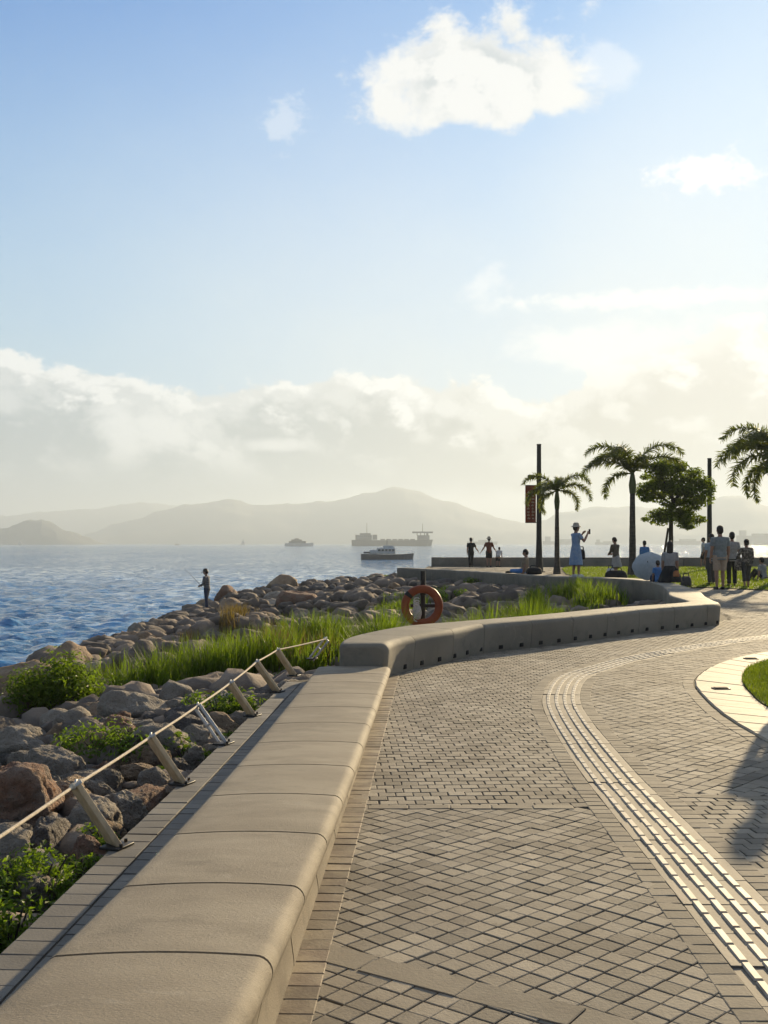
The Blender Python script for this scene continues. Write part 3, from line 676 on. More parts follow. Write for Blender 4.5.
def seat_wall():
    n = len(WO); root = empty('seat_wall', (1.0, 13.2, 0), label='raised smooth concrete seat wall curving round the rocky cove', cat='wall')
    # arc length, panel joints about every 0.9 m
    L = [0.0]
    for a, b in zip(WO, WO[1:]): L.append(L[-1] + (b - a).length)
    npan = int(L[-1] / 0.95); mb = MB()
    def sec(s_):
        k = 0
        while k < n - 2 and L[k + 1] < s_: k += 1
        t = min(1, max(0, (s_ - L[k]) / (L[k + 1] - L[k]))); return WO[k].lerp(WO[k + 1], t), WI[k].lerp(WI[k + 1], t)
    def ring(s_, shrink=0.0, h=WALL_H):
        o_, i_ = sec(s_); t = (i_ - o_); w = t.length; t = t.normalized(); o_ = o_ + t * shrink; i_ = i_ - t * shrink; w -= 2 * shrink
        far = 1.0; b_ = 0.03
        pr = [(0.02, -0.1), (0.0, 0.06), (-0.02 * far, h - 0.075), (-0.016 * far + 0.003, h - 0.045), (0.010, h - 0.020), (0.030, h - 0.006), (0.06, h)]
        pr += [(w - 0.045, h), (w - 0.018, h - 0.004), (w - 0.004, h - 0.022), (w, h - 0.05), (w, -0.9)]
        return [o_ + t * a + Vector((0, 0, z)) for a, z in pr]
    for k in range(npan):
        a, b = L[-1] * k / npan + 0.004, L[-1] * (k + 1) / npan - 0.004
        rr = [list(reversed(ring(a + (b - a) * q_ / 4))) for q_ in range(5)]
        if k == 0: rr = [list(reversed(ring(a + ds, sh, WALL_H - sh * 0.8))) for ds, sh in ((0.0, 0.05), (0.006, 0.026), (0.02, 0.010), (0.045, 0.002))] + rr[1:]
        mb.loft(rr, True)
    w = mb.build('panels', M['concrete_wall']); w.parent = root; w.matrix_parent_inverse = Matrix.Translation(-root.location)
    c_ = MB(); c_.loft([list(reversed(ring(L[-1] * q_ / 120, 0.012, WALL_H - 0.012))) for q_ in range(1, 120)], False)
    f = c_.build('joint_filler', M['grout']); f.parent = root; f.matrix_parent_inverse = Matrix.Translation(-root.location)
    # drain holes along the foot of the near face
    s_ = 0.75; me = None
    while True:
        o_, i_ = sec(s_)
        if o_.y > 18.3: break
        t = (sec(s_ + 0.05)[0] - o_).normalized(); nrm = Vector((t.y, -t.x, 0))
        h_ = MB(); ang = math.atan2(t.y, t.x); h_.bbox((0, 0, 0), (0.075, 0.03, 0.05), 0.008)
        if me is None: me = h_.mesh('drain_hole', M['black'])
        ob = meshob('drain_hole', me, root); ob.location = o_ + nrm * (-0.006) + Vector((0, 0, 0.055)) - root.location; ob.rotation_euler = (0, 0, ang)
        s_ += 0.42
seat_wall()

# parapet at the far water edge -----------------------------------------
def parapet():
    mb = MB(); pts = [(2.75, 63.6), (5.0, 63.3), (8, 63), (20, 62.6), (60, 61.9)]
    x0 = 0
    for (a, b) in zip(pts, pts[1:]):
        a = Vector((*a, 0)); b = Vector((*b, 0)); n = max(1, int((b - a).length / 3)); t = (b - a).normalized(); ang = math.atan2(t.y, t.x)
        for k in range(n):
            p = a.lerp(b, (k + 0.5) / n); mb.bbox((p.x, p.y, 0.22), ((b - a).length / n - 0.015, 0.55, 0.62), 0.04, Matrix.Rotation(ang, 3, 'Z'))
    o = mb.build('parapet', M['concrete_wall']); tag(o, 'low grey concrete parapet along the far water edge behind the lawn', 'wall')
parapet()

# paver strip on the rock side of the bench ------------------------------
strip_line = [Vector((bx(y, -1.42), y, 0)) for y in np.arange(0.5, 10.8, 0.2)]
sett_mesh(band(strip_line, 0.0, 0.15, 0.125, 0.005, 11), 0.0, 'strip_edge', M['dark_paver'], label='outer kerb row of the strip beside the rocks')
sett_mesh(band(strip_line, 0.155, 0.60, 0.10, 0.005, 12, rows=3), 0.0, 'strip_pavers', M['dark_paver'], label='dark pavers between bench and rocks')

# ------------------------------------------------------------------ rocky bank
ctrl = []
for y in np.arange(-1, 11.5, 0.8): ctrl.append((bx(y, -1.55), y, -0.32))
for p in WI[4::8]: ctrl.append((p.x - 0.1, p.y, (-0.40 - 0.30 * min(1, max(0, (p.y - 12) / 4))) if p.y < 21 else -0.32))
CREST = [(-8.6, 6, -1.25), (-7.6, 12, -1.3), (-6.6, 18.3, -1.35), (-7.4, 25, -1.45), (-7.0, 29.7, -1.5), (-7.3, 38, -1.55), (-7.9, 48.5, -1.75), (-6.4, 52, -1.2), (-4.4, 55, -0.95), (-2, 57.5, -0.8), (0.8, 60, -0.6), (2.3, 63, -0.6)]
for a, b in zip(CREST, CREST[1:]):
    for k in range(4): ctrl.append(tuple(a[i] + (b[i] - a[i]) * k / 4 for i in range(3)))
SHORE = [(-11.5, 4, -4.2), (-10.6, 12, -4.2), (-9.6, 18.3, -4.2), (-10.3, 25, -4.2), (-10.0, 30, -4.2), (-10.3, 38, -4.2), (-11, 49, -4.2), (-9.5, 56, -4.2), (-6, 60, -4.2), (-3, 62.5, -4.2), (0.2, 66, -4.2), (3, 68, -4.2)]
for a, b in zip(SHORE, SHORE[1:]):
    for k in range(4): ctrl.append(tuple(a[i] + (b[i] - a[i]) * k / 4 for i in range(3)))
for p in [(-4, 8, -0.8), (-4, 14, -0.85), (-4.2, 22, -0.95), (-4, 30, -0.95), (-4, 40, -0.95), (-1, 18, -0.75), (1.5, 22, -0.95), (0, 30, -0.8), (3, 26, -0.80), (0, 38, -0.6), (-1.5, 48, -0.9), (3, 20, -0.9), (4.5, 24, -0.75)]: ctrl.append(p)
CT = np.array(ctrl)
def bank_z(x, y):
    x = np.asarray(x, float); y = np.asarray(y, float)
    d2 = (x[..., None] - CT[:, 0]) ** 2 + (y[..., None] - CT[:, 1]) ** 2 + 0.05
    w = d2 ** -1.8; return (w * CT[:, 2]).sum(-1) / w.sum(-1)
def bz(x, y): return float(bank_z(np.array([x]), np.array([y]))[0])
bank_poly = [(bx(-1, -1.45), -1)] + [(bx(10.7, -1.44), 10.7), (-0.5, 11.1)] + [((WO[i].x + WI[i].x * 2) / 3, (WO[i].y + WI[i].y * 2) / 3) for i in range(4, len(WO), 3)] + [(1.4, 45.5), (3.2, 64), (3.4, 68.5), (-14, 68.5), (-14, -1)]
def build_bank():
    xs = np.arange(-14, 8.01, 0.3); ys = np.arange(-1, 68.6, 0.3); Xg, Yg = np.meshgrid(xs, ys)
    Z = bank_z(Xg, Yg)
    for j in range(Xg.shape[0]):
        for i in range(Xg.shape[1]):
            Z[j, i] += 0.14 * mnoise.fractal(Vector((Xg[j, i] * 1.1, Yg[j, i] * 1.1, 0)), 1.0, 2.0, 4)
    ok = inside(bank_poly, Xg, Yg); 
    okc = ok.copy(); n, m_ = Xg.shape
    # keep faces that touch the inside so that the bank runs under the wall and the strip
    vs = np.stack([Xg, Yg, Z], -1).reshape(-1, 3); fs = []
    for j in range(n - 1):
        for i in range(m_ - 1):
            if ok[j, i] or ok[j + 1, i] or ok[j, i + 1] or ok[j + 1, i + 1]:
                a = j * m_ + i; fs.append((a, a + 1, a + m_ + 1, a + m_))
    mb = MB(); mb.add(vs, fs, True); o = mb.build('bank', M['soil']); tag(o, 'dark earth bank under the boulders', 'bank', kind='structure')
build_bank()

def rock_mesh(seed, style, sub, mat, name):
    rs = random.Random(seed); bm = bmesh.new(); bmesh.ops.create_icosphere(bm, subdivisions=sub, radius=1.0)
    k = {'angular': 15, 'rounded': 13, 'flat': 15}[style]; pl = []
    for i in range(k):
        v = Vector((rs.gauss(0, 1), rs.gauss(0, 1), rs.gauss(0, 1))).normalized(); pl.append((v, rs.uniform(0.42, 0.88) if style != 'rounded' else rs.uniform(0.62, 0.95)))
    if style == 'flat': pl.append((Vector((0.1, 0.05, 1)).normalized(), 0.6))
    pw = {'angular': 90, 'rounded': 28, 'flat': 70}[style]
    off = Vector((rs.uniform(-50, 50), rs.uniform(-50, 50), rs.uniform(-50, 50)))
    sx, sy, sz = rs.uniform(0.85, 1.15), rs.uniform(0.7, 1.0), {'angular': rs.uniform(0.65, 0.85), 'rounded': rs.uniform(0.65, 0.85), 'flat': rs.uniform(0.45, 0.58)}[style]
    for v in bm.verts:
        n = v.co.normalized(); acc = 0.0
        for q, d in pl:
            c_ = q.dot(n)
            if c_ > 0.02: acc += (c_ / d) ** pw
        acc += 1.0
        r_ = acc ** (-1.0 / pw)
        r_ *= 1 + 0.10 * mnoise.fractal(n * 1.3 + off, 1.0, 2.0, 3) + 0.05 * mnoise.fractal(n * 3.4 + off, 0.6, 2.1, 7)
        rg = mnoise.noise(n * 3.1 + off * 1.7); r_ *= 1 - 0.07 * max(0, 0.12 - abs(rg)) / 0.12
        v.co = Vector((n.x * r_ * sx, n.y * r_ * sy, n.z * r_ * sz))
    me = bpy.data.meshes.new(name); bm.to_mesh(me); bm.free()
    me.polygons.foreach_set('use_smooth', [True] * len(me.polygons)); me.materials.append(mat); me.update(); return me
RM = {}
def rock_data(style, tone, hi, var):
    key = (style, tone, hi, var)
    if key not in RM: RM[key] = rock_mesh(hash((style, var)) % 1 + {'angular': 100, 'rounded': 200, 'flat': 300}[style] + var, style, 5 if hi else 4, ROCKM[tone], 'boulder')
    return RM[key]

posts_px = [((110, 847), (75, 785), 'timber'), ((178, 784), (150, 737), 'timber'), ((217, 744), (197, 706), 'frame'), ((250, 716), (230, 683), 'timber'), ((271, 692), (256, 662), 'timber'), ((293, 676), (277, 650), 'timber'), ((339, 659), (327, 639), 'frame')]
landmarks = [(P(110, 847), 'the timber post closest to the viewer'), (P(178, 784), 'the second timber post along the rope'), (P(217, 744), 'the first open steel rope post'), (P(250, 716), 'the timber post just past the steel one'),
             (P(293, 676), 'the last timber rope posts'), (Vector((-4.0, 13.9, 0)), 'the round green bush'), (Vector((-3.0, 18.5, 0)), 'the tall grass'), (Vector((-7.9, 48, 0)), 'the angler'), (Vector((-7.6, 34, 0)), "the water's edge short of the angler"),
             (Vector((-7.0, 24, 0)), "the water's edge beyond the bush"), (Vector((-7.0, 14, 0)), "the water's edge before the bush"), (Vector((0.7, 19, 0)), 'the life ring'), (Vector((4.2, 22, 0)), 'the tip of the seat wall'), (Vector((3.0, 30, 0)), 'the far arm of the seat wall'),
             (Vector((0.0, 43, 0)), 'the outer end of the seat wall'), (Vector((-4, 50, 0)), 'the outer bend of the shore'), (Vector((-3.2, 30, 0)), 'the middle of the stony bank'), (Vector((-3.0, 39, 0)), 'the back of the stony bank'), (Vector((-2.3, 3.9, 0)), 'the leafy weeds at the picture bottom'),
             (Vector((-3.2, 8.2, 0)), 'the middle of the stony slope'), (Vector((-2.6, 11.5, 0)), 'the foot of the tall grass')]
def rocks():
    rs = random.Random(21); placed = []; info = []
    def try_add(x, y, r, sink=0.25, dz=0.0, tone=None, style=None, force=False):
        if not force:
            for (a, b, c_) in placed:
                if (a - x) ** 2 + (b - y) ** 2 < ((c_ + r) * 0.70) ** 2: return False
        placed.append((x, y, r)); info.append((x, y, r, sink, dz, tone, style)); return True
    # large boulders along the crest towards the sea
    for (px, py, Y, r, tone) in ((20, 668, 17.5, 0.55, 'brown'), (66, 652, 24, 0.85, 'brown'), (118, 652, 28, 0.8, 'grey'), (100, 656, 27.5, 0.45, 'dark'), (133, 636, 31, 0.75, 'brown'), (112, 640, 31.5, 0.5, 'dark'), (165, 624, 37, 1.0, 'brown'), (182, 640, 33, 0.7, 'grey'),
                                  (185, 614, 41, 0.8, 'dark'), (203, 612, 48.5, 0.85, 'dark'), (222, 606, 49.5, 0.75, 'brown'), (240, 601, 50.5, 0.7, 'brown'), (258, 597, 52, 0.75, 'brown'), (275, 597, 52, 0.7, 'brown'), (295, 592, 53, 0.8, 'grey'), (320, 588, 54.5, 0.8, 'brown'), (345, 584, 56, 0.8, 'dark')):
        X = (px - 384) / F * Y; z = zat(py, Y); info.append((X, Y, r, None, z - r * 0.55, tone, None)); placed.append((X, Y, r))
    edge = [Vector((bx(y, -1.55), y, 0)) for y in np.arange(2, 11.2, 0.5)] + [Vector(p) for p in WI]
    for (y0, y1, cap, ra, rb, ov, pw_) in ((2.6, 13, 190, 0.12, 0.31, 0.60, 1.0), (13, 26, 236, 0.24, 0.50, 0.66, 1.2), (26, 58, 298, 0.35, 0.8, 0.70, 1.2)):
        tries = 0
        while tries < 9000 and len(info) < cap:
            tries += 1
            Y = y0 + (rs.random() ** pw_) * (y1 - y0); X = rs.uniform(-11.0, 6.4) if Y > 13 else rs.uniform(-0.46 * Y, 0.2)
            if not inside(bank_poly, [X], [Y])[0]: continue
            px = 384 + X / Y * F
            if px < -60 or px > 640: continue
            d = seg_dist(edge, X, Y); z = bz(X, Y)
            if z < -3.0: continue
            r = rs.uniform(ra, rb) * (1.3 if rs.random() < 0.2 else 1.0) * (1.0 if tries < 2500 else 0.62)
            if X > -1.5 and Y > 18: r *= 0.6
            if d < r * 0.95 + 0.02: continue
            if any((p[0] - X) ** 2 + (p[1] - Y) ** 2 < ((p[2] + r) * ov) ** 2 for p in placed): continue
            placed.append((X, Y, r)); info.append((X, Y, r, 0.25, 0.0, None, None))
    tones = ['grey', 'grey', 'brown', 'pale', 'rust', 'dark', 'grey', 'brown']
    recs = []
    for (x, y, r, sink, dz, tone, style) in info:
        tone = tone or (rs.choice(tones) if y < 20 else rs.choice(['brown', 'brown', 'grey', 'dark', 'rust', 'brown', 'brown', 'rust'])); style = style or rs.choice(['angular', 'angular', 'rounded', 'flat'])
        z = dz if sink is None else bz(x, y) + r * 0.22
        hi = y < 9; me = rock_data(style, tone, hi, rs.randrange(3 if hi else 3))
        recs.append([x, y, z, r, tone, style, me])
    combos = {}
    for q in recs:
        x, y, z, r, tone, style, me = q
        lm = min(landmarks, key=lambda l: (l[0].x - x) ** 2 + ((l[0].y - y) * 0.8) ** 2)[1]
        rel = r * (1.25 if y < 13 else 0.85 if y < 24 else 0.62); sz = 'small' if rel < 0.27 else 'medium' if rel < 0.40 else 'large'
        tn = {'grey': 'grey', 'pale': 'pale', 'brown': 'brown', 'rust': 'rust red', 'dark': 'dark'}[tone]
        combos.setdefault((sz, tn, style, lm), []).append(q)
    tilt = ['lying level', 'tilted up on one side', 'turned end on', 'propped on its neighbours', 'half sunk in the bank']
    for (sz, tn, style, lm), qs in combos.items():
        st = {'angular': 'angular', 'rounded': 'rounded', 'flat': 'flat topped'}[style]
        for q in qs:
            x, y, z, r, tone, style_, me = q
            o = meshob('boulder', me); o.location = (x, y, z); o.scale = (r * rs.uniform(0.95, 1.25), r * rs.uniform(0.9, 1.2), r * rs.uniform(0.9, 1.15))
            o.rotation_euler = (rs.uniform(-0.35, 0.35), rs.uniform(-0.35, 0.35), rs.uniform(0, 6.28))
            tag(o, f'{sz} {tn} {st} boulder by {lm}', 'boulder', 'boulders by ' + lm if len(qs) > 1 else 'boulders of the sea bank')
    return placed
ROCKS = rocks()

def rubble():
    rs = random.Random(5); mb = MB(); base = rock_mesh(77, 'angular', 2, None, 'stone_base') if False else None
    vs0 = []; bm = bmesh.new(); bmesh.ops.create_icosphere(bm, subdivisions=2, radius=1.0); vs0 = [v.co.copy() for v in bm.verts]; f0 = [[v.index for v in f.verts] for f in bm.faces]; bm.free()
    n = 0
    while n < 3200:
        Y = 2.5 + rs.random() ** 1.6 * 58; X = rs.uniform(-11, 6.3)
        if not inside(bank_poly, [X], [Y])[0]: continue
        if 384 + X / Y * F < -50: continue
        z = bz(X, Y)
        if z < -3.4: continue
        r = rs.uniform(0.05, 0.15) if Y < 12 else rs.uniform(0.12, 0.4)
        off = Vector((rs.uniform(-90, 90), rs.uniform(-90, 90), 0)); rot = Matrix.Rotation(rs.uniform(0, 6.28), 3, 'Z') @ Matrix.Rotation(rs.uniform(-0.4, 0.4), 3, 'X')
        sx, sy, sz = rs.uniform(0.8, 1.3), rs.uniform(0.7, 1.1), rs.uniform(0.5, 0.8)
        out = []
        for v in vs0:
            k = 1 + 0.45 * mnoise.noise(v * 1.4 + off); w = rot @ Vector((v.x * k * sx, v.y * k * sy, v.z * k * sz)); out.append(w * r + Vector((X, Y, z + r * 0.35)))
        mb.add(out, f0, True); n += 1
    m = pmat('rubble_stone', (0.13, 0.105, 0.085), (0.22, 0.17, 0.125), 1.5, 0.9, 0.8, 14, 0.03, island=0.7)
    o = mb.build('rubble', m); tag(o, 'small broken stones filling the gaps between the boulders', 'rubble', kind='stuff')
rubble()

# ------------------------------------------------------------------ plants on the bank
def in_bank(x, y): return bool(inside(bank_poly, [x], [y])[0])
def grass_patch(cx, cy, rx, ry, n, hmin, hmax, width, name, label, seed, mat='blade', ang=0.0, lift=0.05, lean=0.55):
    rs = random.Random(seed); spots = []; cl = [(rs.gauss(0, 0.5), rs.gauss(0, 0.5)) for _ in range(max(6, n // 90))]
    while len(spots) < n:
        a, b = rs.choice(cl); u = a + rs.gauss(0, 0.09); v = b + rs.gauss(0, 0.09)
        if u * u + v * v > 1.1: continue
        x = cx + u * rx * math.cos(ang) - v * ry * math.sin(ang); y = cy + u * rx * math.sin(ang) + v * ry * math.cos(ang)
        if y < 19.4 and 396 < 384 + x / y * F < 449 and mat == 'blade': continue
        if not in_bank(x, y) or min(seg_dist(WI[:60], x, y), 9) < 0.25: 
            if rs.random() < 0.98: continue
            else: 
                cl.append((rs.gauss(0, .5), rs.gauss(0, .5))); continue
        spots.append((x, y, bz(x, y) + lift, 1.15 - 0.45 * (u * u + v * v)))
    return blades(spots, hmin, hmax, width, lean, name, M[mat], label, seed=seed)
grass_patch(-2.3, 15.9, 2.0, 1.1, 3400, 0.4, 1.0, 0.026, 'grass', 'tall bright grass behind the rope posts', 31, ang=0.5)
grass_patch(-1.2, 18.6, 1.5, 1.4, 2000, 0.4, 0.95, 0.028, 'grass', 'tall bright grass rising near the end of the rope', 32, ang=0.5)
grass_patch(-3.6, 15.2, 0.8, 0.6, 900, 0.3, 0.55, 0.02, 'grass', 'grass beside the round bush', 33)
grass_patch(0.3, 15.8, 1.2, 1.0, 1500, 0.7, 1.1, 0.026, 'grass', 'grass tips showing over the seat wall near the life ring', 34, ang=0.8)
grass_patch(2.2, 17.6, 2.2, 0.75, 2000, 0.75, 1.15, 0.026, 'grass', 'grass tips showing over the middle of the seat wall', 35, ang=0.72)
grass_patch(4.6, 27.5, 1.3, 2.2, 1600, 0.5, 0.95, 0.035, 'grass', 'dark grass below the far arm of the wall', 36)
grass_patch(-2.2, 16.2, 2.0, 1.3, 700, 0.4, 1.0, 0.018, 'grass', 'dry stalks scattered through the tall grass', 40, mat='drygrass', ang=0.5)
grass_patch(-2.0, 25.0, 2.4, 2.0, 1100, 0.3, 0.6, 0.03, 'grass', 'dry grass on the stony bank', 37, mat='drygrass')
grass_patch(1.0, 33, 2.2, 3.5, 900, 0.25, 0.5, 0.04, 'grass', 'sparse green grass on the back of the bank', 38)
grass_patch(-4.2, 29, 1.4, 3, 700, 0.3, 0.7, 0.035, 'grass', 'reddish dry stalks before the angler rock', 39, mat='drygrass')

def leafball(mb, c, r, n, size, rs, flat=0.7, squash=1.0):
    c = Vector(c)
    for _ in range(n):
        d = Vector((rs.gauss(0, 1), rs.gauss(0, 1), rs.gauss(0, 1))).normalized() * (rs.random() ** 0.45)
        p = c + Vector((d.x * r[0], d.y * r[1], d.z * r[2]))
        nrm = (d + Vector((rs.gauss(0, 0.5), rs.gauss(0, 0.5), rs.gauss(0, 0.5) + 0.5))).normalized()
        t = nrm.cross(Vector((rs.gauss(0, 1), rs.gauss(0, 1), rs.gauss(0, 1)))).normalized(); b = nrm.cross(t)
        s_ = size * rs.uniform(0.6, 1.25); w = s_ * rs.uniform(0.32, 0.5)
        mb.add([p - t * s_ * 0.5, p + b * w * 0.5 - t * s_ * 0.05 + nrm * s_ * 0.06, p + t * s_ * 0.5 - nrm * s_ * 0.1, p - b * w * 0.5 - t * s_ * 0.05 + nrm * s_ * 0.06], [(0, 1, 2, 3)])
def leafy_plant(px, py, Y, rx, rz, n, size, label, seed, cat='plant', name='leafy_plant', mat='leaf', zoff=0.0):
    rs = random.Random(seed); X = (px - 384) / F * Y; z = bz(X, Y) + zoff
    e = empty(name, (X, Y, z), label=label, cat=cat, group='weeds among the boulders' if name == 'leafy_plant' else None)
    mb = MB(); k = max(3, int(n / 130))
    for i in range(k):
        a = rs.uniform(0, 6.28); d = rs.random() ** 0.6; q = rs.uniform(0.3, 0.5)
        leafball(mb, (math.cos(a) * d * rx * 0.75, math.sin(a) * d * rx * 0.6, rz * rs.uniform(0.25, 0.85) * (1 - 0.45 * d)), (rx * q, rx * q, rz * q * 0.8), int(n / k), size, rs)
    mb.build('leaves', M[mat], e)
    st = MB()
    for i in range(9):
        a = rs.uniform(0, 6.28); d = rs.uniform(0.2, 0.8); st.tube([(0, 0, -0.2), (math.cos(a) * d * rx * 0.4, math.sin(a) * d * rx * 0.4, rz * 0.3), (math.cos(a) * d * rx * 0.8, math.sin(a) * d * rx * 0.8, rz * 0.7)], [0.008 + 0.004 * rx, 0.006, 0.004], 5)
    st.build('stems', M['bark'], e); return e
leafy_plant(60, 694, 13.4, 0.66, 0.80, 6000, 0.07, 'round sunlit green bush on the rocks by the sea', 51, cat='bush', name='bush', mat='bushleaf', zoff=0.10)
leafy_plant(118, 690, 14.4, 0.5, 0.45, 1300, 0.06, 'low feathery shrub between the round bush and the tall grass', 57, cat='bush', name='bush', mat='bushleaf', zoff=0.05)
for i, (px, py, Y, rx, rz, n, size, lab) in enumerate((
        (30, 880, 5.0, 0.34, 0.32, 2000, 0.038, 'bright weeds spilling over the kerb at the picture bottom'),
        (8, 935, 4.35, 0.34, 0.30, 1800, 0.040, 'dense leafy weeds in the bottom corner below the bright weeds'),
        (100, 748, 8.6, 0.50, 0.36, 1500, 0.05, 'dark green creeper on the slope behind the rope'),
        (140, 750, 8.4, 0.38, 0.34, 1300, 0.05, 'green creeper beside the second timber post'),
        (108, 822, 5.9, 0.20, 0.20, 600, 0.034, 'sprig of weeds at the foot of the closest timber post'),
        (75, 850, 5.4, 0.22, 0.18, 420, 0.034, 'thin weeds in the gap before the closest timber post'),
        (222, 706, 10.3, 0.42, 0.36, 1100, 0.055, 'leafy weed beside the open steel post'),
        (188, 748, 8.3, 0.18, 0.18, 350, 0.04, 'little weed at the kerb before the steel post'),
        (228, 724, 8.9, 0.20, 0.2, 420, 0.04, 'small weed tucked under the rope past the steel post'),
        (165, 772, 7.6, 0.15, 0.16, 300, 0.036, 'tiny weed at the foot of the second timber post'),
        (35, 800, 7.0, 0.22, 0.16, 320, 0.04, 'thin weeds between grey boulders'))):
    leafy_plant(px, py, Y, rx, rz, n, size, lab, 60 + i)
for i, (px, Y, rx, rz, n, lab) in enumerate(((170, 14.2, 0.35, 0.30, 700, 'leafy weed at the sunny end of the tall grass'), (232, 14.8, 0.40, 0.34, 800, 'broad leafy weed in front of the tall grass'), (286, 15.2, 0.34, 0.36, 700, 'leafy weed between the tall grass and the last timber post'), (318, 17.5, 0.45, 0.5, 800, 'bushy weed standing in the tall grass by the wall end'))):
    leafy_plant(px, 0, Y, rx, rz, n, 0.055, lab, 120 + i)
for i, (px, Y, rx, rz, n, lab) in enumerate(((505, 27, 0.55, 0.45, 700, 'dark shrub below the far arm of the seat wall'), (560, 25.5, 0.7, 0.55, 1000, 'bushy dark shrub in the tip of the cove'), (450, 33, 0.6, 0.4, 500, 'small shrub on the bank past the life ring'),
                                             (548, 22.5, 0.45, 0.42, 500, 'light green shrub behind the seat wall'), (390, 45, 0.8, 0.5, 500, 'low shrub at the outer end of the seat wall'), (475, 38, 0.7, 0.45, 500, 'shrub halfway along the far arm'))):
    leafy_plant(px, 0, Y, rx, rz, n, 0.09, lab, 90 + i, cat='shrub', name='shrub', mat='leaf', zoff=0.12)

# ------------------------------------------------------------------ rope fence
def rope_fence():
    labs = ['leaning timber post closest to the viewer, beside the weeds', 'second leaning timber post along the rope', 'open steel frame post in the middle of the rope line', 'leaning timber post just past the open steel frame',
            'leaning timber post before the last timber one', 'last leaning timber post before the seat wall', 'open steel post half hidden behind the end of the seat wall']
    tops = []
    for i, ((bpx, bpy_), (tpx, tpy), kind) in enumerate(posts_px):
        b = P(bpx, bpy_); b.x = bx(b.y, -1.40) ; t = at(tpx, b.y, zat(tpy, b.y)); t = t - b
        sc_ = 1.0
        e = empty('rope_post', b, label=labs[i], cat='post', group='posts of the rope barrier')
        up = t.normalized(); side = Vector((0, 1, 0)); nr = up.cross(side).normalized(); Lp = t.length
        rot = Matrix((nr, side, up)).transposed()
        rot = rot @ Matrix.Rotation(R(-38), 3, 'Z')
        if kind == 'timber':
            mb = MB(); mb.bbox(t * 0.5, (0.028, 0.085, Lp), 0.004, rot); mb.build('plank', M['wood'], e)
            mb = MB(); mb.bbox(t * 0.995, (0.036, 0.095, 0.014), 0.003, rot); mb.build('cap', M['galv'], e)
        else:
            mb = MB()
            for s_ in (-1, 1): mb.bbox(t * 0.5 + rot @ Vector((0, s_ * 0.042, 0)), (0.022, 0.014, Lp), 0.003, rot)
            for q in (0.98, 0.52): mb.bbox(t * q, (0.020, 0.076, 0.014), 0.003, rot)
            mb.build('frame', M['galv'], e)
        mb = MB(); mb.bbox((0, 0, 0.006), (0.10, 0.13, 0.012), 0.004, Matrix.Rotation(R(-20), 3, 'Z'))
        for s_ in (-1, 1): mb.tube([(0.03, 0.045 * s_, 0.01), (0.03, 0.045 * s_, 0.026)], 0.008, 6)
        mb.build('foot_plate', M['darksteel'], e)
        mb = MB(); ring = []; c_ = t * 0.97
        for k in range(13):
            a = 2 * math.pi * k / 12; ring.append(c_ + Vector((0, math.cos(a) * 0.02, 0.01 + math.sin(a) * 0.02)))
        mb.tube(ring, 0.006, 6); mb.build('eye_ring', M['galv'], e)
        tops.append(b + t * 0.97 + Vector((0, 0, 0.01)))
    first = tops[0] + (tops[0] - tops[1]) * 1.05; first.z = tops[0].z - 0.0
    pts = [first] + tops; line = []
    for a, b in zip(pts, pts[1:]):
        for k in range(8):
            t = k / 8; p = a.lerp(b, t); p.z -= 4 * t * (1 - t) * 0.003 * (b - a).length; line.append(p)
    line.append(pts[-1])
    mb = MB(); mb.tube(line, 0.0075, 8); r_ = mb.build('rope', M['rope']); tag(r_, 'cream rope strung through the tops of the leaning posts', 'rope')
    for q in (tops[0],):
        mb = MB()
        d = (tops[1] - tops[0]).normalized()
        for s_ in (-0.05, -0.03, 0.045, 0.06): mb.ell(q + d * s_, (0.016, 0.016, 0.016), None, 8, 5)
        mb.build('knot', M['rope'], r_)
rope_fence()

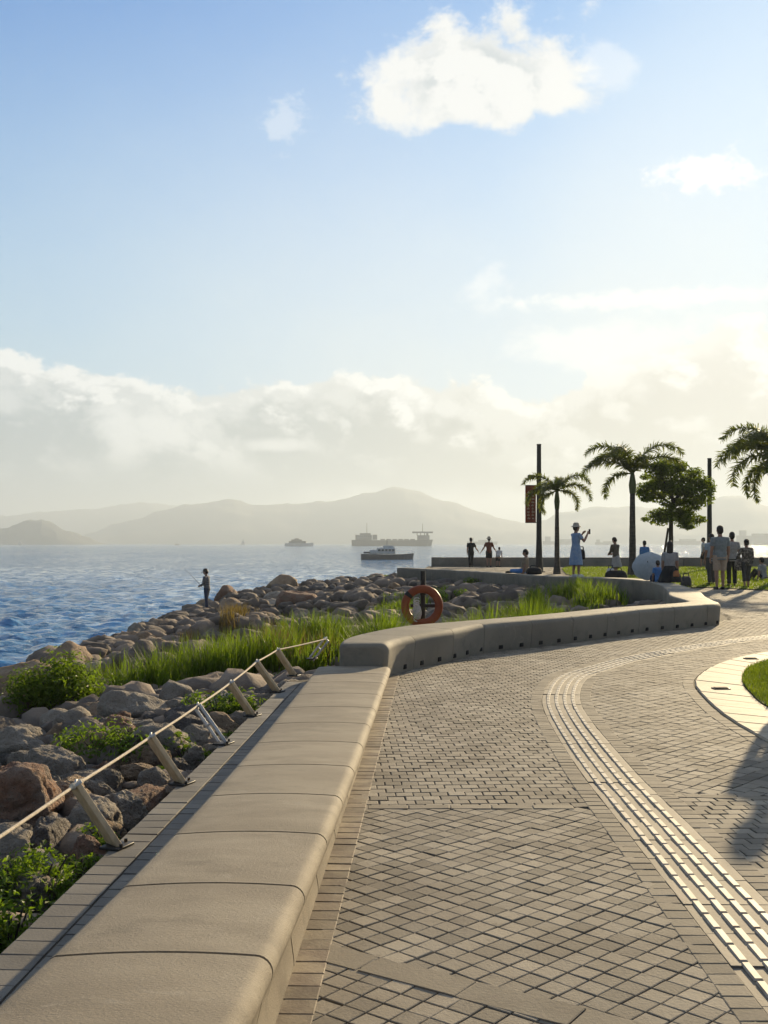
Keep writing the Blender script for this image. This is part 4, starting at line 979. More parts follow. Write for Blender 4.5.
# ------------------------------------------------------------------ life ring
def life_ring():
    Y = 19.6; X = (422 - 384) / F * Y; z0 = bz(X, Y); zc = zat(606, Y)
    e = empty('post', (X + 0.02, Y + 0.12, z0 - 0.15), label='dark steel post holding the orange life ring', cat='post')
    mb = MB(); h = zat(571, Y) - z0 + 0.15; mb.tube([(0, 0, 0), (0, 0, h)], 0.045, 10); mb.build('pole', M['darksteel'], e)
    mb = MB(); mb.bbox((0.02, -0.02, zc - z0 + 0.15), (0.5, 0.04, 0.06), 0.008); mb.bbox((0, -0.03, zc - z0 + 0.40), (0.10, 0.07, 0.12), 0.01); mb.build('bracket', M['darksteel'], e)
    e2 = empty('life_ring', (X, Y, zc), label='faded orange life ring hanging on the dark post behind the seat wall', cat='life ring')
    Rm, rm = 0.303, 0.072; mb = MB(); rings = []
    vs = []; fs = []; N, K = 40, 12
    for i in range(N):
        a = 2 * math.pi * i / N
        for k in range(K):
            b = 2 * math.pi * k / K; rr = Rm + rm * math.cos(b); vs.append((rr * math.cos(a), rm * 0.62 * math.sin(b), rr * math.sin(a)))
    for i in range(N):
        for k in range(K): fs.append((i * K + k, ((i + 1) % N) * K + k, ((i + 1) % N) * K + (k + 1) % K, i * K + (k + 1) % K))
    mb.add(vs, fs, True); mb.build('ring', M['orange'], e2)
    for a0 in (50, 140, 230, 320):
        mb = MB(); vs = []; fs = []
        for i in range(4):
            a = R(a0 - 6 + 4 * i)
            for k in range(K):
                b = 2 * math.pi * k / K; rr = Rm + (rm + 0.004) * math.cos(b); vs.append((rr * math.cos(a), (rm * 0.62 + 0.004) * math.sin(b), rr * math.sin(a)))
        for i in range(3):
            for k in range(K): fs.append((i * K + k, (i + 1) * K + k, (i + 1) * K + (k + 1) % K, i * K + (k + 1) % K))
        mb.add(vs, fs, True); mb.build('band', M['darksteel'] if a0 == 140 else M['orange'], e2)
    mb = MB(); pts = []
    for k in range(90):
        a = k * 0.55; pts.append(Vector((-0.10 + 0.045 * math.cos(a), -0.03 + 0.02 * math.sin(a * 0.37), 0.13 - k * 0.0042 + 0.03 * math.sin(a))))
    mb.tube(pts, 0.012, 6); mb.ell((-0.09, 0.0, -0.12), (0.085, 0.05, 0.16), None, 10, 7); o = mb.build('throw_line', M['whiteband'], e2)
life_ring()

# ------------------------------------------------------------------ lamp columns
def lamp(px, Y, ytop, label, banner):
    X = (px - 384) / F * Y; H = zat(ytop, Y); e = empty('light_column', (X, Y, 0), label=label, cat='lamp post', group='dark light columns on the promenade')
    mb = MB(); mb.tube([(0, 0, 0), (0, 0, 0.12), (0, 0, 0.55), (0, 0, 1.6), (0, 0, H)], [0.20, 0.20, 0.16, 0.125, 0.10], 14); mb.build('column', M['darksteel'], e)
    mb = MB(); mb.tube([(0, 0, H), (0, 0, H + 0.04)], 0.11, 14); mb.build('cap', M['darksteel'], e)
    mb = MB(); mb.bbox((0, 0, 0.02), (0.5, 0.5, 0.04), 0.01); mb.build('base_plate', M['darksteel'], e)
    return e, X, H
M['banner'] = pmat('banner_cloth', (0.20, 0.055, 0.03), (0.16, 0.045, 0.025), 4, 0.8, transl=0.25)
M['bannerprint'] = pmat('banner_print', (0.50, 0.38, 0.26), None, 8, 0.8)
e, X, H = lamp(539, 51, 445, 'tall dark light column carrying the reddish banner', True)
mb = MB(); zc = zat(477, 51); mb.tube([(0, 0, zc), (-0.30, 0, zc)], 0.035, 8); mb.build('arm', M['darksteel'], e)
mb = MB(); mb.bbox((-0.36, 0, zc), (0.32, 0.22, 0.20), 0.04); mb.build('equipment_box', M['darksteel'], e)  # speaker/camera box on the arm, not a lamp
lamp(709.5, 55, 459, 'tall dark light column standing behind the leafy tree', False)
def banner():
    Y = 50.9; x0, x1 = (525.3 - 384) / F * Y, (536.0 - 384) / F * Y; z1, z0 = zat(485, Y), zat(523, Y)
    e = empty('banner', ((x0 + x1) / 2, Y, z0), label='narrow reddish brown banner hanging from the light column', cat='banner')
    w, h = x1 - x0, z1 - z0; mb = MB(); n = 12; vs = []; fs = []
    for k in range(n + 1):
        for s_ in (-1, 1):
            for t in (-0.008, 0.008): vs.append((s_ * w / 2, t + 0.03 * math.sin(k / n * 3.0), h * k / n))
    for k in range(n):
        a = 4 * k; b = a + 4; fs += [(a, a + 2, b + 2, b), (a + 1, b + 1, b + 3, a + 3), (a, b, b + 1, a + 1), (a + 2, a + 3, b + 3, b + 2)]
    fs += [(0, 1, 3, 2), (4 * n, 4 * n + 2, 4 * n + 3, 4 * n + 1)]
    mb.add(vs, fs, False); mb.build('cloth', M['banner'], e)
    mb = MB(); rs = random.Random(2)
    for r_ in range(9):
        z = h * (0.12 + 0.085 * r_); yy = -0.011 - 0.0 + 0.03 * math.sin(z / h * 3.0)
        for k in range(2):
            ww = w * rs.uniform(0.16, 0.26); mb.box((-w * 0.2 + k * w * 0.40 + rs.uniform(-0.02, 0.02), yy, z), (ww, 0.006, h * 0.035))
            if rs.random() < 0.7: mb.box((-w * 0.2 + k * w * 0.40, yy, z + h * 0.02), (0.025, 0.006, h * 0.05))
    mb.build('print', M['bannerprint'], e)
    for z in (0.02, h - 0.02): mb = MB(); mb.tube([(-w / 2, 0.0, z), (w / 2 + 0.12, 0.0, z)], 0.015, 6); mb.build('banner_rod', M['darksteel'], e)
banner()

# ------------------------------------------------------------------ palms and tree
def palm(px, Y, ycrown, L, nf, label, seed, trunk_r=0.11, lean=0.0, fr=None):
    rs = random.Random(seed); X = (px - 384) / F * Y; H = zat(ycrown, Y); e = empty('palm_tree', (X, Y, 0), label=label, cat='palm tree', group='palms on the lawn')
    mb = MB(); pts = []; rad = []; n = 16
    for k in range(n + 1):
        t = k / n; pts.append((lean * t * t, 0, (H - 0.75) * t)); rad.append(trunk_r * (1.25 - 0.45 * t + (0.5 * (1 - t * 6) if t < 0.16 else 0)) * (1.0 + 0.04 * (k % 2)))
    mb.tube(pts, rad, 10); mb.build('trunk', M['palmtrunk'], e)
    top = Vector((lean, 0, H)); mb = MB(); mb.tube([(lean, 0, H - 0.8), (lean, 0, H - 0.45), (lean, 0, H - 0.05), (lean, 0, H + 0.15)], [trunk_r * 0.95, trunk_r * 1.25, trunk_r * 0.75, 0.03], 10); mb.build('crownshaft', M['crownshaft'], e)
    for i in range(nf):
        if fr and i < len(fr): az, el0, l = fr[i]
        else: az, el0, l = 2 * math.pi * i * 0.381966 + rs.uniform(-0.25, 0.25), R(rs.uniform(28, 75)), rs.uniform(0.85, 1.08)
        l *= L; d = Vector((math.cos(az), math.sin(az), 0)); sd = Vector((-d.y, d.x, 0)); mb = MB(); p = top.copy(); a = el0; pts = [p.copy()]; K = 16
        for k in range(K):
            a -= R(rs.uniform(7.4, 9.2)) * (0.45 + 1.05 * k / K); p = p + (d * math.cos(a) + Vector((0, 0, math.sin(a)))) * (l / K); pts.append(p.copy())
        mb.tube(pts, [0.028 * (1 - k / (K + 2)) + 0.005 for k in range(K + 1)], 5)
        ns = 120
        for k in range(ns):
            t = 0.10 + 0.90 * k / (ns - 1); f = t * K; i0 = min(K - 1, int(f)); q = pts[i0].lerp(pts[i0 + 1], f - i0); tg = (pts[i0 + 1] - pts[i0]).normalized(); up = sd.cross(tg); up = up if up.z > 0 else -up
            ll = (0.135 * l + 0.09) * (math.sin(math.pi * (0.14 + 0.76 * t)) ** 0.7)
            for s_ in (-1, 1):
                lq = ll * rs.uniform(0.85, 1.15); dr = (sd * s_ * rs.uniform(0.5, 1.0) + tg * rs.uniform(0.35, 0.7) + up * rs.uniform(-0.7, 0.8)).normalized(); w = 0.010 * L + 0.010
                m1 = q + dr * lq * 0.55; m2 = q + dr * lq - Vector((0, 0, lq * rs.uniform(0.05, 0.35)))
                wv = tg * w
                mb.add([q - wv * 0.5, q + wv * 0.5, m1 + wv * 0.5, m1 - wv * 0.5, m2], [(0, 1, 2, 3), (3, 2, 4)])
        mb.build('frond', M['palm'], e)
    return e
RR = R
pi = math.pi
palm(557, 48, 491, 1.9, 10, 'small young palm beside the banner column', 3, trunk_r=0.10, fr=[(pi, R(64), 1.0), (pi * 0.93, R(28), 0.95), (0.05, R(66), 1.0), (-0.1, R(38), 1.0), (0.15, R(12), 0.8), (pi * 1.05, R(-8), 0.75), (1.3, R(70), 0.8), (-1.5, R(60), 0.8), (2.2, R(50), 0.85), (-2.3, R(35), 0.8)])
palm(632.5, 45, 474, 2.6, 10, 'tall slim palm in the middle of the lawn', 8, trunk_r=0.125, fr=[(pi, R(76), 1.0), (pi * 0.96, R(48), 0.98), (pi * 1.06, R(12), 0.72), (0.05, R(74), 1.08), (-0.12, R(56), 1.0), (2.3, R(70), 0.9), (-2.2, R(72), 0.95), (pi * 0.9, R(64), 0.85), (0.5, R(50), 0.75), (-1.4, R(66), 0.7)])
palm(784, 40, 462, 3.0, 13, 'palm at the edge of the picture with hanging fronds', 11, trunk_r=0.16, fr=[(pi, R(74), 1.0), (pi * 0.95, R(50), 0.98), (pi * 1.05, R(30), 0.9), (pi * 0.9, R(8), 0.72), (pi * 1.1, R(62), 0.95), (2.2, R(60), 0.9), (-2.2, R(40), 0.9), (pi, R(-4), 0.7)])

def leafy_tree():
    Y = 46.0; X = (668 - 384) / F * Y; rs = random.Random(4); e = empty('tree', (X, Y, 0), label='leafy broad tree between the tall palm and the second light column', cat='tree')
    def pz(px, py): return Vector(((px - 384) / F * Y - X, 0, zat(py, Y)))
    mb = MB(); b0 = Vector((0.05, 0, 0)); t0 = pz(671, 520)
    mb.tube([b0, b0.lerp(t0, 0.5) + Vector((0.03, 0, 0)), t0, pz(673, 500)], [0.13, 0.10, 0.085, 0.06], 9)
    limbs = [((673, 505), (650, 490), 0.5), ((672, 508), (697, 498), -0.5), ((673, 500), (672, 470), 0.3), ((673, 502), (655, 472), -0.6), ((673, 505), (690, 478), 0.6), ((672, 512), (658, 517), -0.4), ((672, 512), (690, 520), 0.4), ((673, 500), (702, 484), 0.1)]
    cl = []
    for a, b, dy in limbs:
        pa, pb = pz(*a), pz(*b); pb.y += dy; m_ = pa.lerp(pb, 0.5) + Vector((0, 0, 0.06)); mb.tube([pa, m_, pb], [0.05, 0.035, 0.015], 6); cl += [(pb, 0.55), (m_, 0.42)]
    mb.build('trunk', M['bark'], e)
    st = MB(); st.tube([(-0.28, 0.05, 0), (0.02, 0.05, zat(528, Y))], [0.05, 0.045], 7); st.build('stake', M['bark'], e)
    mb = MB()
    extra = [((648, 487), 0.42), ((655, 468), 0.4), ((663, 463), 0.35), ((676, 468), 0.42), ((690, 474), 0.42), ((702, 484), 0.4), ((708, 484), 0.25), ((700, 500), 0.42), ((690, 510), 0.4), ((697, 520), 0.32), ((688, 526), 0.28), ((656, 516), 0.3), ((662, 510), 0.35), ((644, 498), 0.35), ((668, 490), 0.5), ((682, 490), 0.5), ((652, 498), 0.3), ((660, 480), 0.45), ((680, 500), 0.4), ((648, 476), 0.26), ((672, 516), 0.26), ((706, 492), 0.28), ((640, 492), 0.24), ((684, 464), 0.24)]
    extra += [((699, 508), 0.26), ((704, 497), 0.24), ((694, 527), 0.2), ((684, 520), 0.22), ((646, 519), 0.2), ((676, 460), 0.22), ((712, 488), 0.18), ((668, 506), 0.26), ((681, 510), 0.28), ((660, 504), 0.24)]
    extra = [q for q in extra if q[0] not in ((672, 516), (662, 510))]
    for (px, py), r_ in extra: r_ *= 0.82; cl.append((pz(px, py) + Vector((0, rs.uniform(-0.8, 0.8), 0)), r_))
    for c_, r_ in cl: leafball(mb, c_, (r_ * 1.15, r_ * 1.25, r_ * 0.70), int(430 * r_ * r_ / 0.2), 0.16, rs)
    mb.build('crown', M['treeleaf'], e)
leafy_tree()

# ------------------------------------------------------------------ people
def cloth(name, c1, c2=None, rough=0.85, **kw): return pmat(name, c1, c2, 12.0, rough, 0.3, 60, 0.004, **kw)
SKIN = pmat('skin', (0.36, 0.21, 0.14), (0.30, 0.17, 0.115), 6, 0.6)
HAIR = pmat('black_hair', (0.018, 0.014, 0.012), (0.03, 0.022, 0.018), 40, 0.6)
SHOE = pmat('dark_shoes', (0.03, 0.028, 0.026), None, 10, 0.7); WSHOE = pmat('white_shoes', (0.7, 0.68, 0.64), None, 10, 0.7)
def remeshed(mb, name, mat, voxel, parent):
    o = mb.build(name, mat); m = o.modifiers.new('r', 'REMESH'); m.mode = 'VOXEL'; m.voxel_size = voxel; m.use_smooth_shade = True
    s_ = o.modifiers.new('s', 'SMOOTH'); s_.factor = 0.5; s_.iterations = 2
    dg = bpy.context.evaluated_depsgraph_get(); dg.update(); me = bpy.data.meshes.new_from_object(o.evaluated_get(dg)); me.name = name
    old = o.data; o.modifiers.clear(); o.data = me; bpy.data.meshes.remove(old)
    if not me.materials: me.materials.append(mat)
    o.parent = parent; return o
def ering(c, ax, ay, rx, ry, n=14): return [c + ax * (rx * math.cos(2 * math.pi * k / n)) + ay * (ry * math.sin(2 * math.pi * k / n)) for k in range(n)]
def hand(mb, wrist, d, inward, s=1.0):
    """palm with four bent fingers and a thumb"""
    d = d.normalized(); side = d.cross(inward).normalized(); inward = side.cross(d).normalized(); rot = Matrix((side, inward, d)).transposed()
    pc = wrist + d * 0.05 * s; mb.ell(pc, (0.042 * s, 0.019 * s, 0.055 * s), rot)
    for k, l in enumerate((0.068, 0.078, 0.072, 0.055)):
        b = wrist + d * 0.092 * s + side * ((k - 1.5) * 0.021 * s); m_ = b + d * l * 0.5 * s + inward * 0.012 * s; e = b + d * l * 0.85 * s + inward * 0.036 * s
        mb.tube([b - d * 0.02, m_, e], [0.0105 * s, 0.0100 * s, 0.0085 * s], 6)
    b = wrist + d * 0.03 * s - side * 0.034 * s; mb.tube([b, b + d * 0.035 * s - side * 0.022 * s + inward * 0.01, b + d * 0.062 * s - side * 0.024 * s + inward * 0.028], [0.014 * s, 0.0125 * s, 0.009 * s], 6)

def person(label, loc, yaw, H=1.70, pose='stand', shirt=None, sleeve='short', bottom=('trousers', None), dress=None, hat=None, hair='short', shoe=None, arms=None, lean=0.0, group=None,
           female=False, stride=0.06, head_turn=0.0, head_down=0.0, seat_drop=0.42, skin=None, build=1.0):
    e = empty('person', loc, yaw, label=label, cat='person', group=group); k = H / 1.70; V = Vector; X = V((1, 0, 0))
    build = build * 1.06; W = (0.92 if female else 1.0) * build
    skin = skin or SKIN
    if pose == 'stand': hip = V((0, 0, 0.90))
    elif pose == 'sit': hip = V((0, 0, 0.10))
    else: hip = V((0, 0, 0.34))
    up = V((0, math.sin(lean), math.cos(lean))); fwd = V((0, math.cos(lean), -math.sin(lean)))
    sp = lambda d: hip + up * d
    neck = sp(0.56)
    legs = []
    for s_ in (-1, 1):
        h = hip + V((s_ * 0.088 * W, 0, -0.01))
        if pose == 'stand':
            kn = V((s_ * 0.095, 0.03 + stride * s_ * 0.6, 0.485)); an = V((s_ * 0.10, stride * s_, 0.085)); td = V((s_ * 0.15, 1, 0)).normalized()
        elif pose == 'sit':
            kn = h + V((s_ * 0.03, 0.42, 0.02)); an = kn + V((0, 0.05, -seat_drop)); td = V((s_ * 0.1, 1, 0)).normalized()
        elif pose == 'squat':
            kn = h + V((s_ * 0.08, 0.36, 0.14)); an = V((s_ * 0.12, 0.10, 0.085)); td = V((s_ * 0.2, 1, 0)).normalized()
        else:   # sit on the ground, knees drawn up
            h = V((s_ * 0.09, 0, 0.10)); kn = V((s_ * 0.13, 0.36, 0.42)); an = V((s_ * 0.12, 0.62, 0.085)); td = V((s_ * 0.2, 1, 0)).normalized()
        legs.append((h, kn, an, td, s_))
    if pose == 'ground': hip = V((0, 0, 0.12)); neck = sp(0.56)
    sho = {s_: sp(0.475) + X * (s_ * 0.168 * W) for s_ in (-1, 1)}
    A = {}
    for s_ in (-1, 1):
        if arms and s_ in arms: el, wr = V(arms[s_][0]), V(arms[s_][1])
        else: el = V((s_ * 0.035, -0.02, -0.28)); wr = V((s_ * 0.04, 0.06, -0.53))
        A[s_] = (sho[s_], sho[s_] + el, sho[s_] + wr)
    def torso(mb, g=0.0, top=True, low=-0.06):
        rr = [(low, 0.150 * W, 0.105), (0.0, 0.158 * W, 0.115), (0.15, 0.132 * W, 0.098), (0.32, 0.158 * W, 0.112), (0.44, 0.165 * W, 0.100), (0.50, 0.135 * W, 0.078)]
        if top: rr += [(0.535, 0.065, 0.062), (0.56, 0.055, 0.058), (0.62, 0.052, 0.055)]
        elif g: rr += [(0.525, 0.085, 0.075)]
        mb.loft([ering(sp(d), X, fwd, rx + g, ry + g) for d, rx, ry in rr])
    # body, one continuous surface
    mb = MB(); torso(mb)
    for h, kn, an, td, s_ in legs:
        mb.tube([h + V((0, 0, 0.03)), h.lerp(kn, 0.35), kn, kn.lerp(an, 0.35), kn.lerp(an, 0.8), an], [0.085 * build, 0.078 * build, 0.055, 0.056, 0.040, 0.038], 10)
        rot = Matrix((td.cross(V((0, 0, 1))), td, V((0, 0, 1)))).transposed(); mb.ell(an + td * 0.055 - V((0, 0, 0.045)), (0.042, 0.12, 0.038), rot)
    for s_, (a, b, c_) in A.items():
        mb.tube([sp(0.47) + X * s_ * 0.10, a, a.lerp(b, 0.5), b, b.lerp(c_, 0.4), c_], [0.06, 0.058, 0.052, 0.044, 0.043, 0.031], 9)
        hand(mb, c_, (c_ - b), V((-s_, 0.2, 0)))
    hc = neck + V((0, 0.02 + 0.04 * head_down, 0.145)); hr = Matrix.Rotation(head_turn, 3, 'Z') @ Matrix.Rotation(-head_down, 3, 'X')
    def hd(v): return hc + hr @ (V(v) * 1.12)
    def E(mb, v, r): mb.ell(hd(v), tuple(q * 1.12 for q in r), hr)
    E(mb, (0, -0.008, 0.02), (0.074, 0.092, 0.095)); E(mb, (0, 0.022, -0.05), (0.056, 0.066, 0.072))
    E(mb, (0, 0.098, -0.018), (0.014, 0.020, 0.026)); E(mb, (0, 0.08, -0.065), (0.026, 0.016, 0.010)); E(mb, (0, 0.078, 0.02), (0.05, 0.014, 0.010))
    for s_ in (-1, 1): E(mb, (s_ * 0.075, -0.005, -0.01), (0.012, 0.022, 0.032))
    remeshed(mb, 'body', skin, 0.012, e)
    mb = MB()
    for s_ in (-1, 1): E(mb, (s_ * 0.031, 0.083, 0.002), (0.012, 0.008, 0.008))
    mb.build('eyes', HAIR, e)
    # hair
    mb = MB(); E(mb, (0, -0.016, 0.034), (0.083, 0.096, 0.092)); E(mb, (0, -0.045, -0.01), (0.078, 0.070, 0.09))
    if hair == 'long': mb.loft([ering(hd((0, -0.04, 0.0)), X, V((0, 1, 0)), 0.085, 0.07), ering(hd((0, -0.06, -0.12)), X, V((0, 1, 0)), 0.095, 0.055), ering(hd((0, -0.085, -0.26)), X, V((0, 1, 0)), 0.09, 0.04), ering(hd((0, -0.085, -0.36)), X, V((0, 1, 0)), 0.05, 0.025)])
    if hair == 'bun': E(mb, (0, -0.10, 0.05), (0.04, 0.04, 0.04))
    remeshed(mb, 'hair', HAIR, 0.014, e)
    if hat:
        kind, mt = hat; mb = MB()
        if kind == 'bucket':
            mb.loft([ering(hd((0, -0.01, z)), hr @ X, hr @ V((0, 1, 0)), r_, r_ * 1.08) for z, r_ in ((0.015, 0.165), (0.03, 0.155), (0.055, 0.103), (0.12, 0.090), (0.145, 0.06), (0.15, 0.01))])
        else:
            mb.loft([ering(hd((0, -0.01, z)), hr @ X, hr @ V((0, 1, 0)), r_, r_ * 1.15) for z, r_ in ((0.035, 0.088), (0.08, 0.088), (0.12, 0.065), (0.135, 0.01))]); E(mb, (0, 0.12, 0.042), (0.07, 0.075, 0.010))
        mb.build('hat', mt, e)
    # clothes
    if shirt:
        mb = MB(); torso(mb, 0.016, False, -0.10)
        for s_, (a, b, c_) in A.items():
            end = {'short': a.lerp(b, 0.72), 'long': b.lerp(c_, 0.92), 'none': None}[sleeve]
            if end is None: continue
            pts = [sp(0.46) + X * s_ * 0.09, a] + ([a.lerp(b, 0.5), b, end] if sleeve == 'long' else [end]); mb.tube(pts, ([0.080, 0.076, 0.070, 0.060, 0.046] if sleeve == 'long' else [0.078, 0.070, 0.066]), 10)
        remeshed(mb, 'shirt', shirt, 0.014, e)
    kind, mt = bottom
    if kind in ('trousers', 'shorts', 'cropped') and mt:
        mb = MB(); mb.loft([ering(sp(d), X, fwd, rx * W, ry) for d, rx, ry in ((0.06, 0.158, 0.118), (0.0, 0.172, 0.130), (-0.07, 0.168, 0.126))])
        for h, kn, an, td, s_ in legs:
            if kind == 'shorts': mb.tube([h + V((0, 0, 0.03)), h.lerp(kn, 0.4), h.lerp(kn, 0.92)], [0.105, 0.102, 0.096], 10)
            else: mb.tube([h + V((0, 0, 0.03)), h.lerp(kn, 0.4), kn, kn.lerp(an, 0.5), kn.lerp(an, 0.62 if kind == 'cropped' else 0.97)], [0.102, 0.094, 0.076, 0.068, 0.064], 10)
        remeshed(mb, 'trousers' if kind != 'shorts' else 'shorts', mt, 0.014, e)
    if kind == 'skirt' and mt:
        mb = MB()
        if pose == 'squat': mb.loft([ering(sp(0.14), X, fwd, 0.14, 0.11), ering(sp(0.02), X, fwd, 0.21, 0.19), ering(hip + V((0, 0.10, -0.16)), X, V((0, 1, 0)), 0.30, 0.36), ering(hip + V((0, 0.12, -0.33)), X, V((0, 1, 0)), 0.35, 0.42)])
        elif pose == 'sit' or pose == 'ground':
            kn = (legs[0][1] + legs[1][1]) / 2; an = (legs[0][2] + legs[1][2]) / 2
            mb.loft([ering(sp(0.10), X, fwd, 0.14, 0.11), ering(sp(0.0), X, fwd, 0.20, 0.17), ering(hip + V((0, 0.02, -0.07)), X, fwd, 0.27, 0.24)]); mb.tube([hip + V((0, 0, 0)), kn + V((0, 0, 0.0))], [0.18, 0.17], 10); mb.tube([kn, an + V((0, 0, 0.08))], [0.17, 0.19], 10)
        else: mb.loft([ering(sp(0.10), X, fwd, 0.14, 0.11), ering(sp(-0.02), X, fwd, 0.18, 0.145), ering(sp(-0.45), X, fwd, 0.25, 0.22)])
        remeshed(mb, 'skirt', mt, 0.016, e)
    if dress:
        mb = MB(); torso(mb, 0.018, False, -0.05); mb.loft([ering(sp(d), X, fwd, rx, ry) for d, rx, ry in ((0.15, 0.155, 0.12), (0.0, 0.19, 0.15), (-0.3, 0.23, 0.19), (-0.52, 0.26, 0.21))])
        for s_, (a, b, c_) in A.items(): mb.tube([sp(0.46) + X * s_ * 0.09, a, a.lerp(b, 0.6)], [0.078, 0.070, 0.068], 10)
        remeshed(mb, 'dress', dress, 0.014, e)
    for h, kn, an, td, s_ in legs:
        rot = Matrix((td.cross(V((0, 0, 1))), td, V((0, 0, 1)))).transposed(); mb = MB(); mb.ell(an + td * 0.058 - V((0, 0, 0.045)), (0.049, 0.135, 0.045), rot); mb.box(an + td * 0.058 - V((0, 0, 0.077)), (0.085, 0.25, 0.016), rot); mb.build('shoe', shoe or SHOE, e)
    e.scale = (k, k, k); return e

def gpos(px, py, z=0.0): return P(px, py, z)
c_black = cloth('black_cotton', (0.022, 0.021, 0.021)); c_dark = cloth('dark_cotton', (0.035, 0.033, 0.034)); c_navy = cloth('navy_denim', (0.03, 0.045, 0.09))
c_blue = cloth('pale_blue_dress', (0.19, 0.28, 0.42), (0.26, 0.35, 0.46)); c_redbrown = cloth('red_brown_top', (0.17, 0.055, 0.03)); c_brown = cloth('brown_shirt', (0.11, 0.085, 0.062))
c_white = cloth('white_cotton', (0.60, 0.58, 0.55)); c_grey = cloth('blue_grey_shirt', (0.23, 0.255, 0.25)); c_beige = cloth('beige_shorts', (0.42, 0.32, 0.235)); c_lgrey = cloth('light_grey_top', (0.36, 0.34, 0.32))
def check_extra(g, col, vec, geo, b):
    v = g.n('ShaderNodeTexChecker'); v.inputs['Scale'].default_value = 22; v.inputs['Color1'].default_value = (0.22, 0.22, 0.23, 1); v.inputs['Color2'].default_value = (0.03, 0.035, 0.04, 1); g.nt.links.new(vec, v.inputs['Vector']); return v.outputs[0]
c_check = cloth('checked_jacket', (0.1, 0.1, 0.1), extra=check_extra)
def pat_extra(g, col, vec, geo, b): return g.mix(g.ss(g.noise(vec, 14, 3, 0.5), 0.48, 0.56), (0.09, 0.075, 0.06), (0.24, 0.205, 0.16))
c_pattern = cloth('patterned_blouse', (0.1, 0.1, 0.1), extra=pat_extra); c_greyd = cloth('dark_grey_trousers', (0.085, 0.078, 0.075)); c_sky = cloth('sky_blue_top', (0.10, 0.24, 0.52)); c_pblue = cloth('pale_blue_shirt', (0.34, 0.40, 0.45))
c_straw = cloth('cream_hat', (0.42, 0.36, 0.28)); c_khaki = cloth('khaki_shirt', (0.30, 0.23, 0.15))

# angler on the shore rocks
Y = 47.0; zf = zat(609.5, Y); px = 207
fis = person('angler in a checked jacket and blue trousers standing on the shore rocks with a rod', at(px, Y, zf), R(75), 1.70, shirt=c_check, sleeve='long', bottom=('trousers', c_navy), hat=('cap', c_dark), arms={1: ((0.04, 0.04, -0.28), (-0.06, 0.24, -0.34)), -1: ((-0.04, 0.04, -0.28), (0.06, 0.24, -0.36))}, head_down=0.35, lean=0.06, build=1.08)
o = MB(); o.tube([(0, 0, 0), (-0.6, 0.9, 0.45), (-1.1, 1.9, 0.75)], [0.012, 0.007, 0.003], 6); hp = at(px, Y, zf) + Vector((-0.27, 0.05, 1.02)); rod = o.build('fishing_rod', M['darksteel'], None, hp); tag(rod, 'thin dark fishing rod held by the angler on the rocks', 'fishing rod')
st = meshob('boulder', rock_data('flat', 'dark', False, 1)); st.location = at(px, Y, zf - 0.35); st.scale = (0.75, 0.75, 0.62); tag(st, 'flat dark boulder directly under the feet of the angler', 'boulder', 'boulders of the sea bank')
# the couple walking hand in hand
person('person in black T-shirt and trousers walking hand in hand by the parapet', gpos(471, 567), R(4), 1.62, shirt=c_black, bottom=('trousers', c_black), arms={1: ((0.12, 0.0, -0.26), (0.26, 0.02, -0.46))}, stride=0.16)
person('person in a hat and red brown top holding the hand of a companion in black', gpos(489, 567), R(-4), 1.66, shirt=c_redbrown, bottom=('shorts', c_black), hat=('bucket', c_straw), hair='short', arms={-1: ((-0.12, 0.0, -0.26), (-0.26, 0.02, -0.46)), 1: ((0.10, 0.08, -0.26), (0.22, 0.22, -0.42))}, stride=0.12, female=True)
person('small child in white bending beside the person in the red brown top', gpos(498, 567), R(-30), 1.15, shirt=c_white, bottom=('shorts', c_black), lean=0.5, female=True, build=1.25)
# figures on and behind the far arm of the wall
b = at(530, 34.2, WALL_H); b.y = 34.6
person('person in khaki sitting on the seat wall below the banner with legs outstretched', Vector((4.45, 35.15, WALL_H)), R(70), 1.45, pose='sit', shirt=c_khaki, bottom=('trousers', c_sky), seat_drop=0.0, lean=-0.2, head_down=0.3, hair='short')
e = person('woman in a pale blue dress and hat standing on the seat wall with phone raised'.replace('a pale', 'pale'), Vector((5.60, 32.1, WALL_H)), R(-62), 1.52, dress=c_blue, bottom=('none', None), hat=('bucket', c_straw), hair='short', shoe=WSHOE, female=True, arms={1: ((0.06, 0.16, -0.22), (-0.02, 0.36, 0.02)), -1: ((-0.04, 0.16, -0.22), (0.04, 0.36, 0.02))}, stride=0.03)
hp = Vector((5.60, 32.1, WALL_H)) + Matrix.Rotation(R(-62), 3, 'Z') @ Vector((0, 0.50, 1.32))
mb = MB(); mb.bbox((0, 0, 0), (0.075, 0.012, 0.15), 0.004, Matrix.Rotation(R(-62), 3, 'Z')); o = mb.build('phone', c_black, None, hp); tag(o, 'dark phone held up by the woman in the blue dress', 'phone')
def bag(label, loc, size, mat, rz=0.0, strap=True, name='bag', cat='bag', soft=0.35):
    e = empty(name, loc, rz, label=label, cat=cat); w, d, h = size; mb = MB()
    mb.loft([ering(Vector((0, 0, z * h)), Vector((1, 0, 0)), Vector((0, 1, 0)), w / 2 * f, d / 2 * f, 16) for z, f in ((0, 0.75), (0.06, 0.97), (0.35, 1.0), (0.7, 0.92), (0.92, 0.72), (1.0, 0.4))]); mb.build('body', mat, e)
    if strap:
        mb = MB(); mb.tube([(-w * 0.3, 0, h * 0.8), (-w * 0.2, 0, h * 1.25), (w * 0.2, 0, h * 1.25), (w * 0.3, 0, h * 0.8)], 0.018, 6); mb.build('strap', c_dark, e)
    return e
bag('dark shoulder bag hanging behind the woman in the blue dress', Vector((5.80, 32.3, WALL_H + 0.50)), (0.22, 0.16, 0.30), c_black)
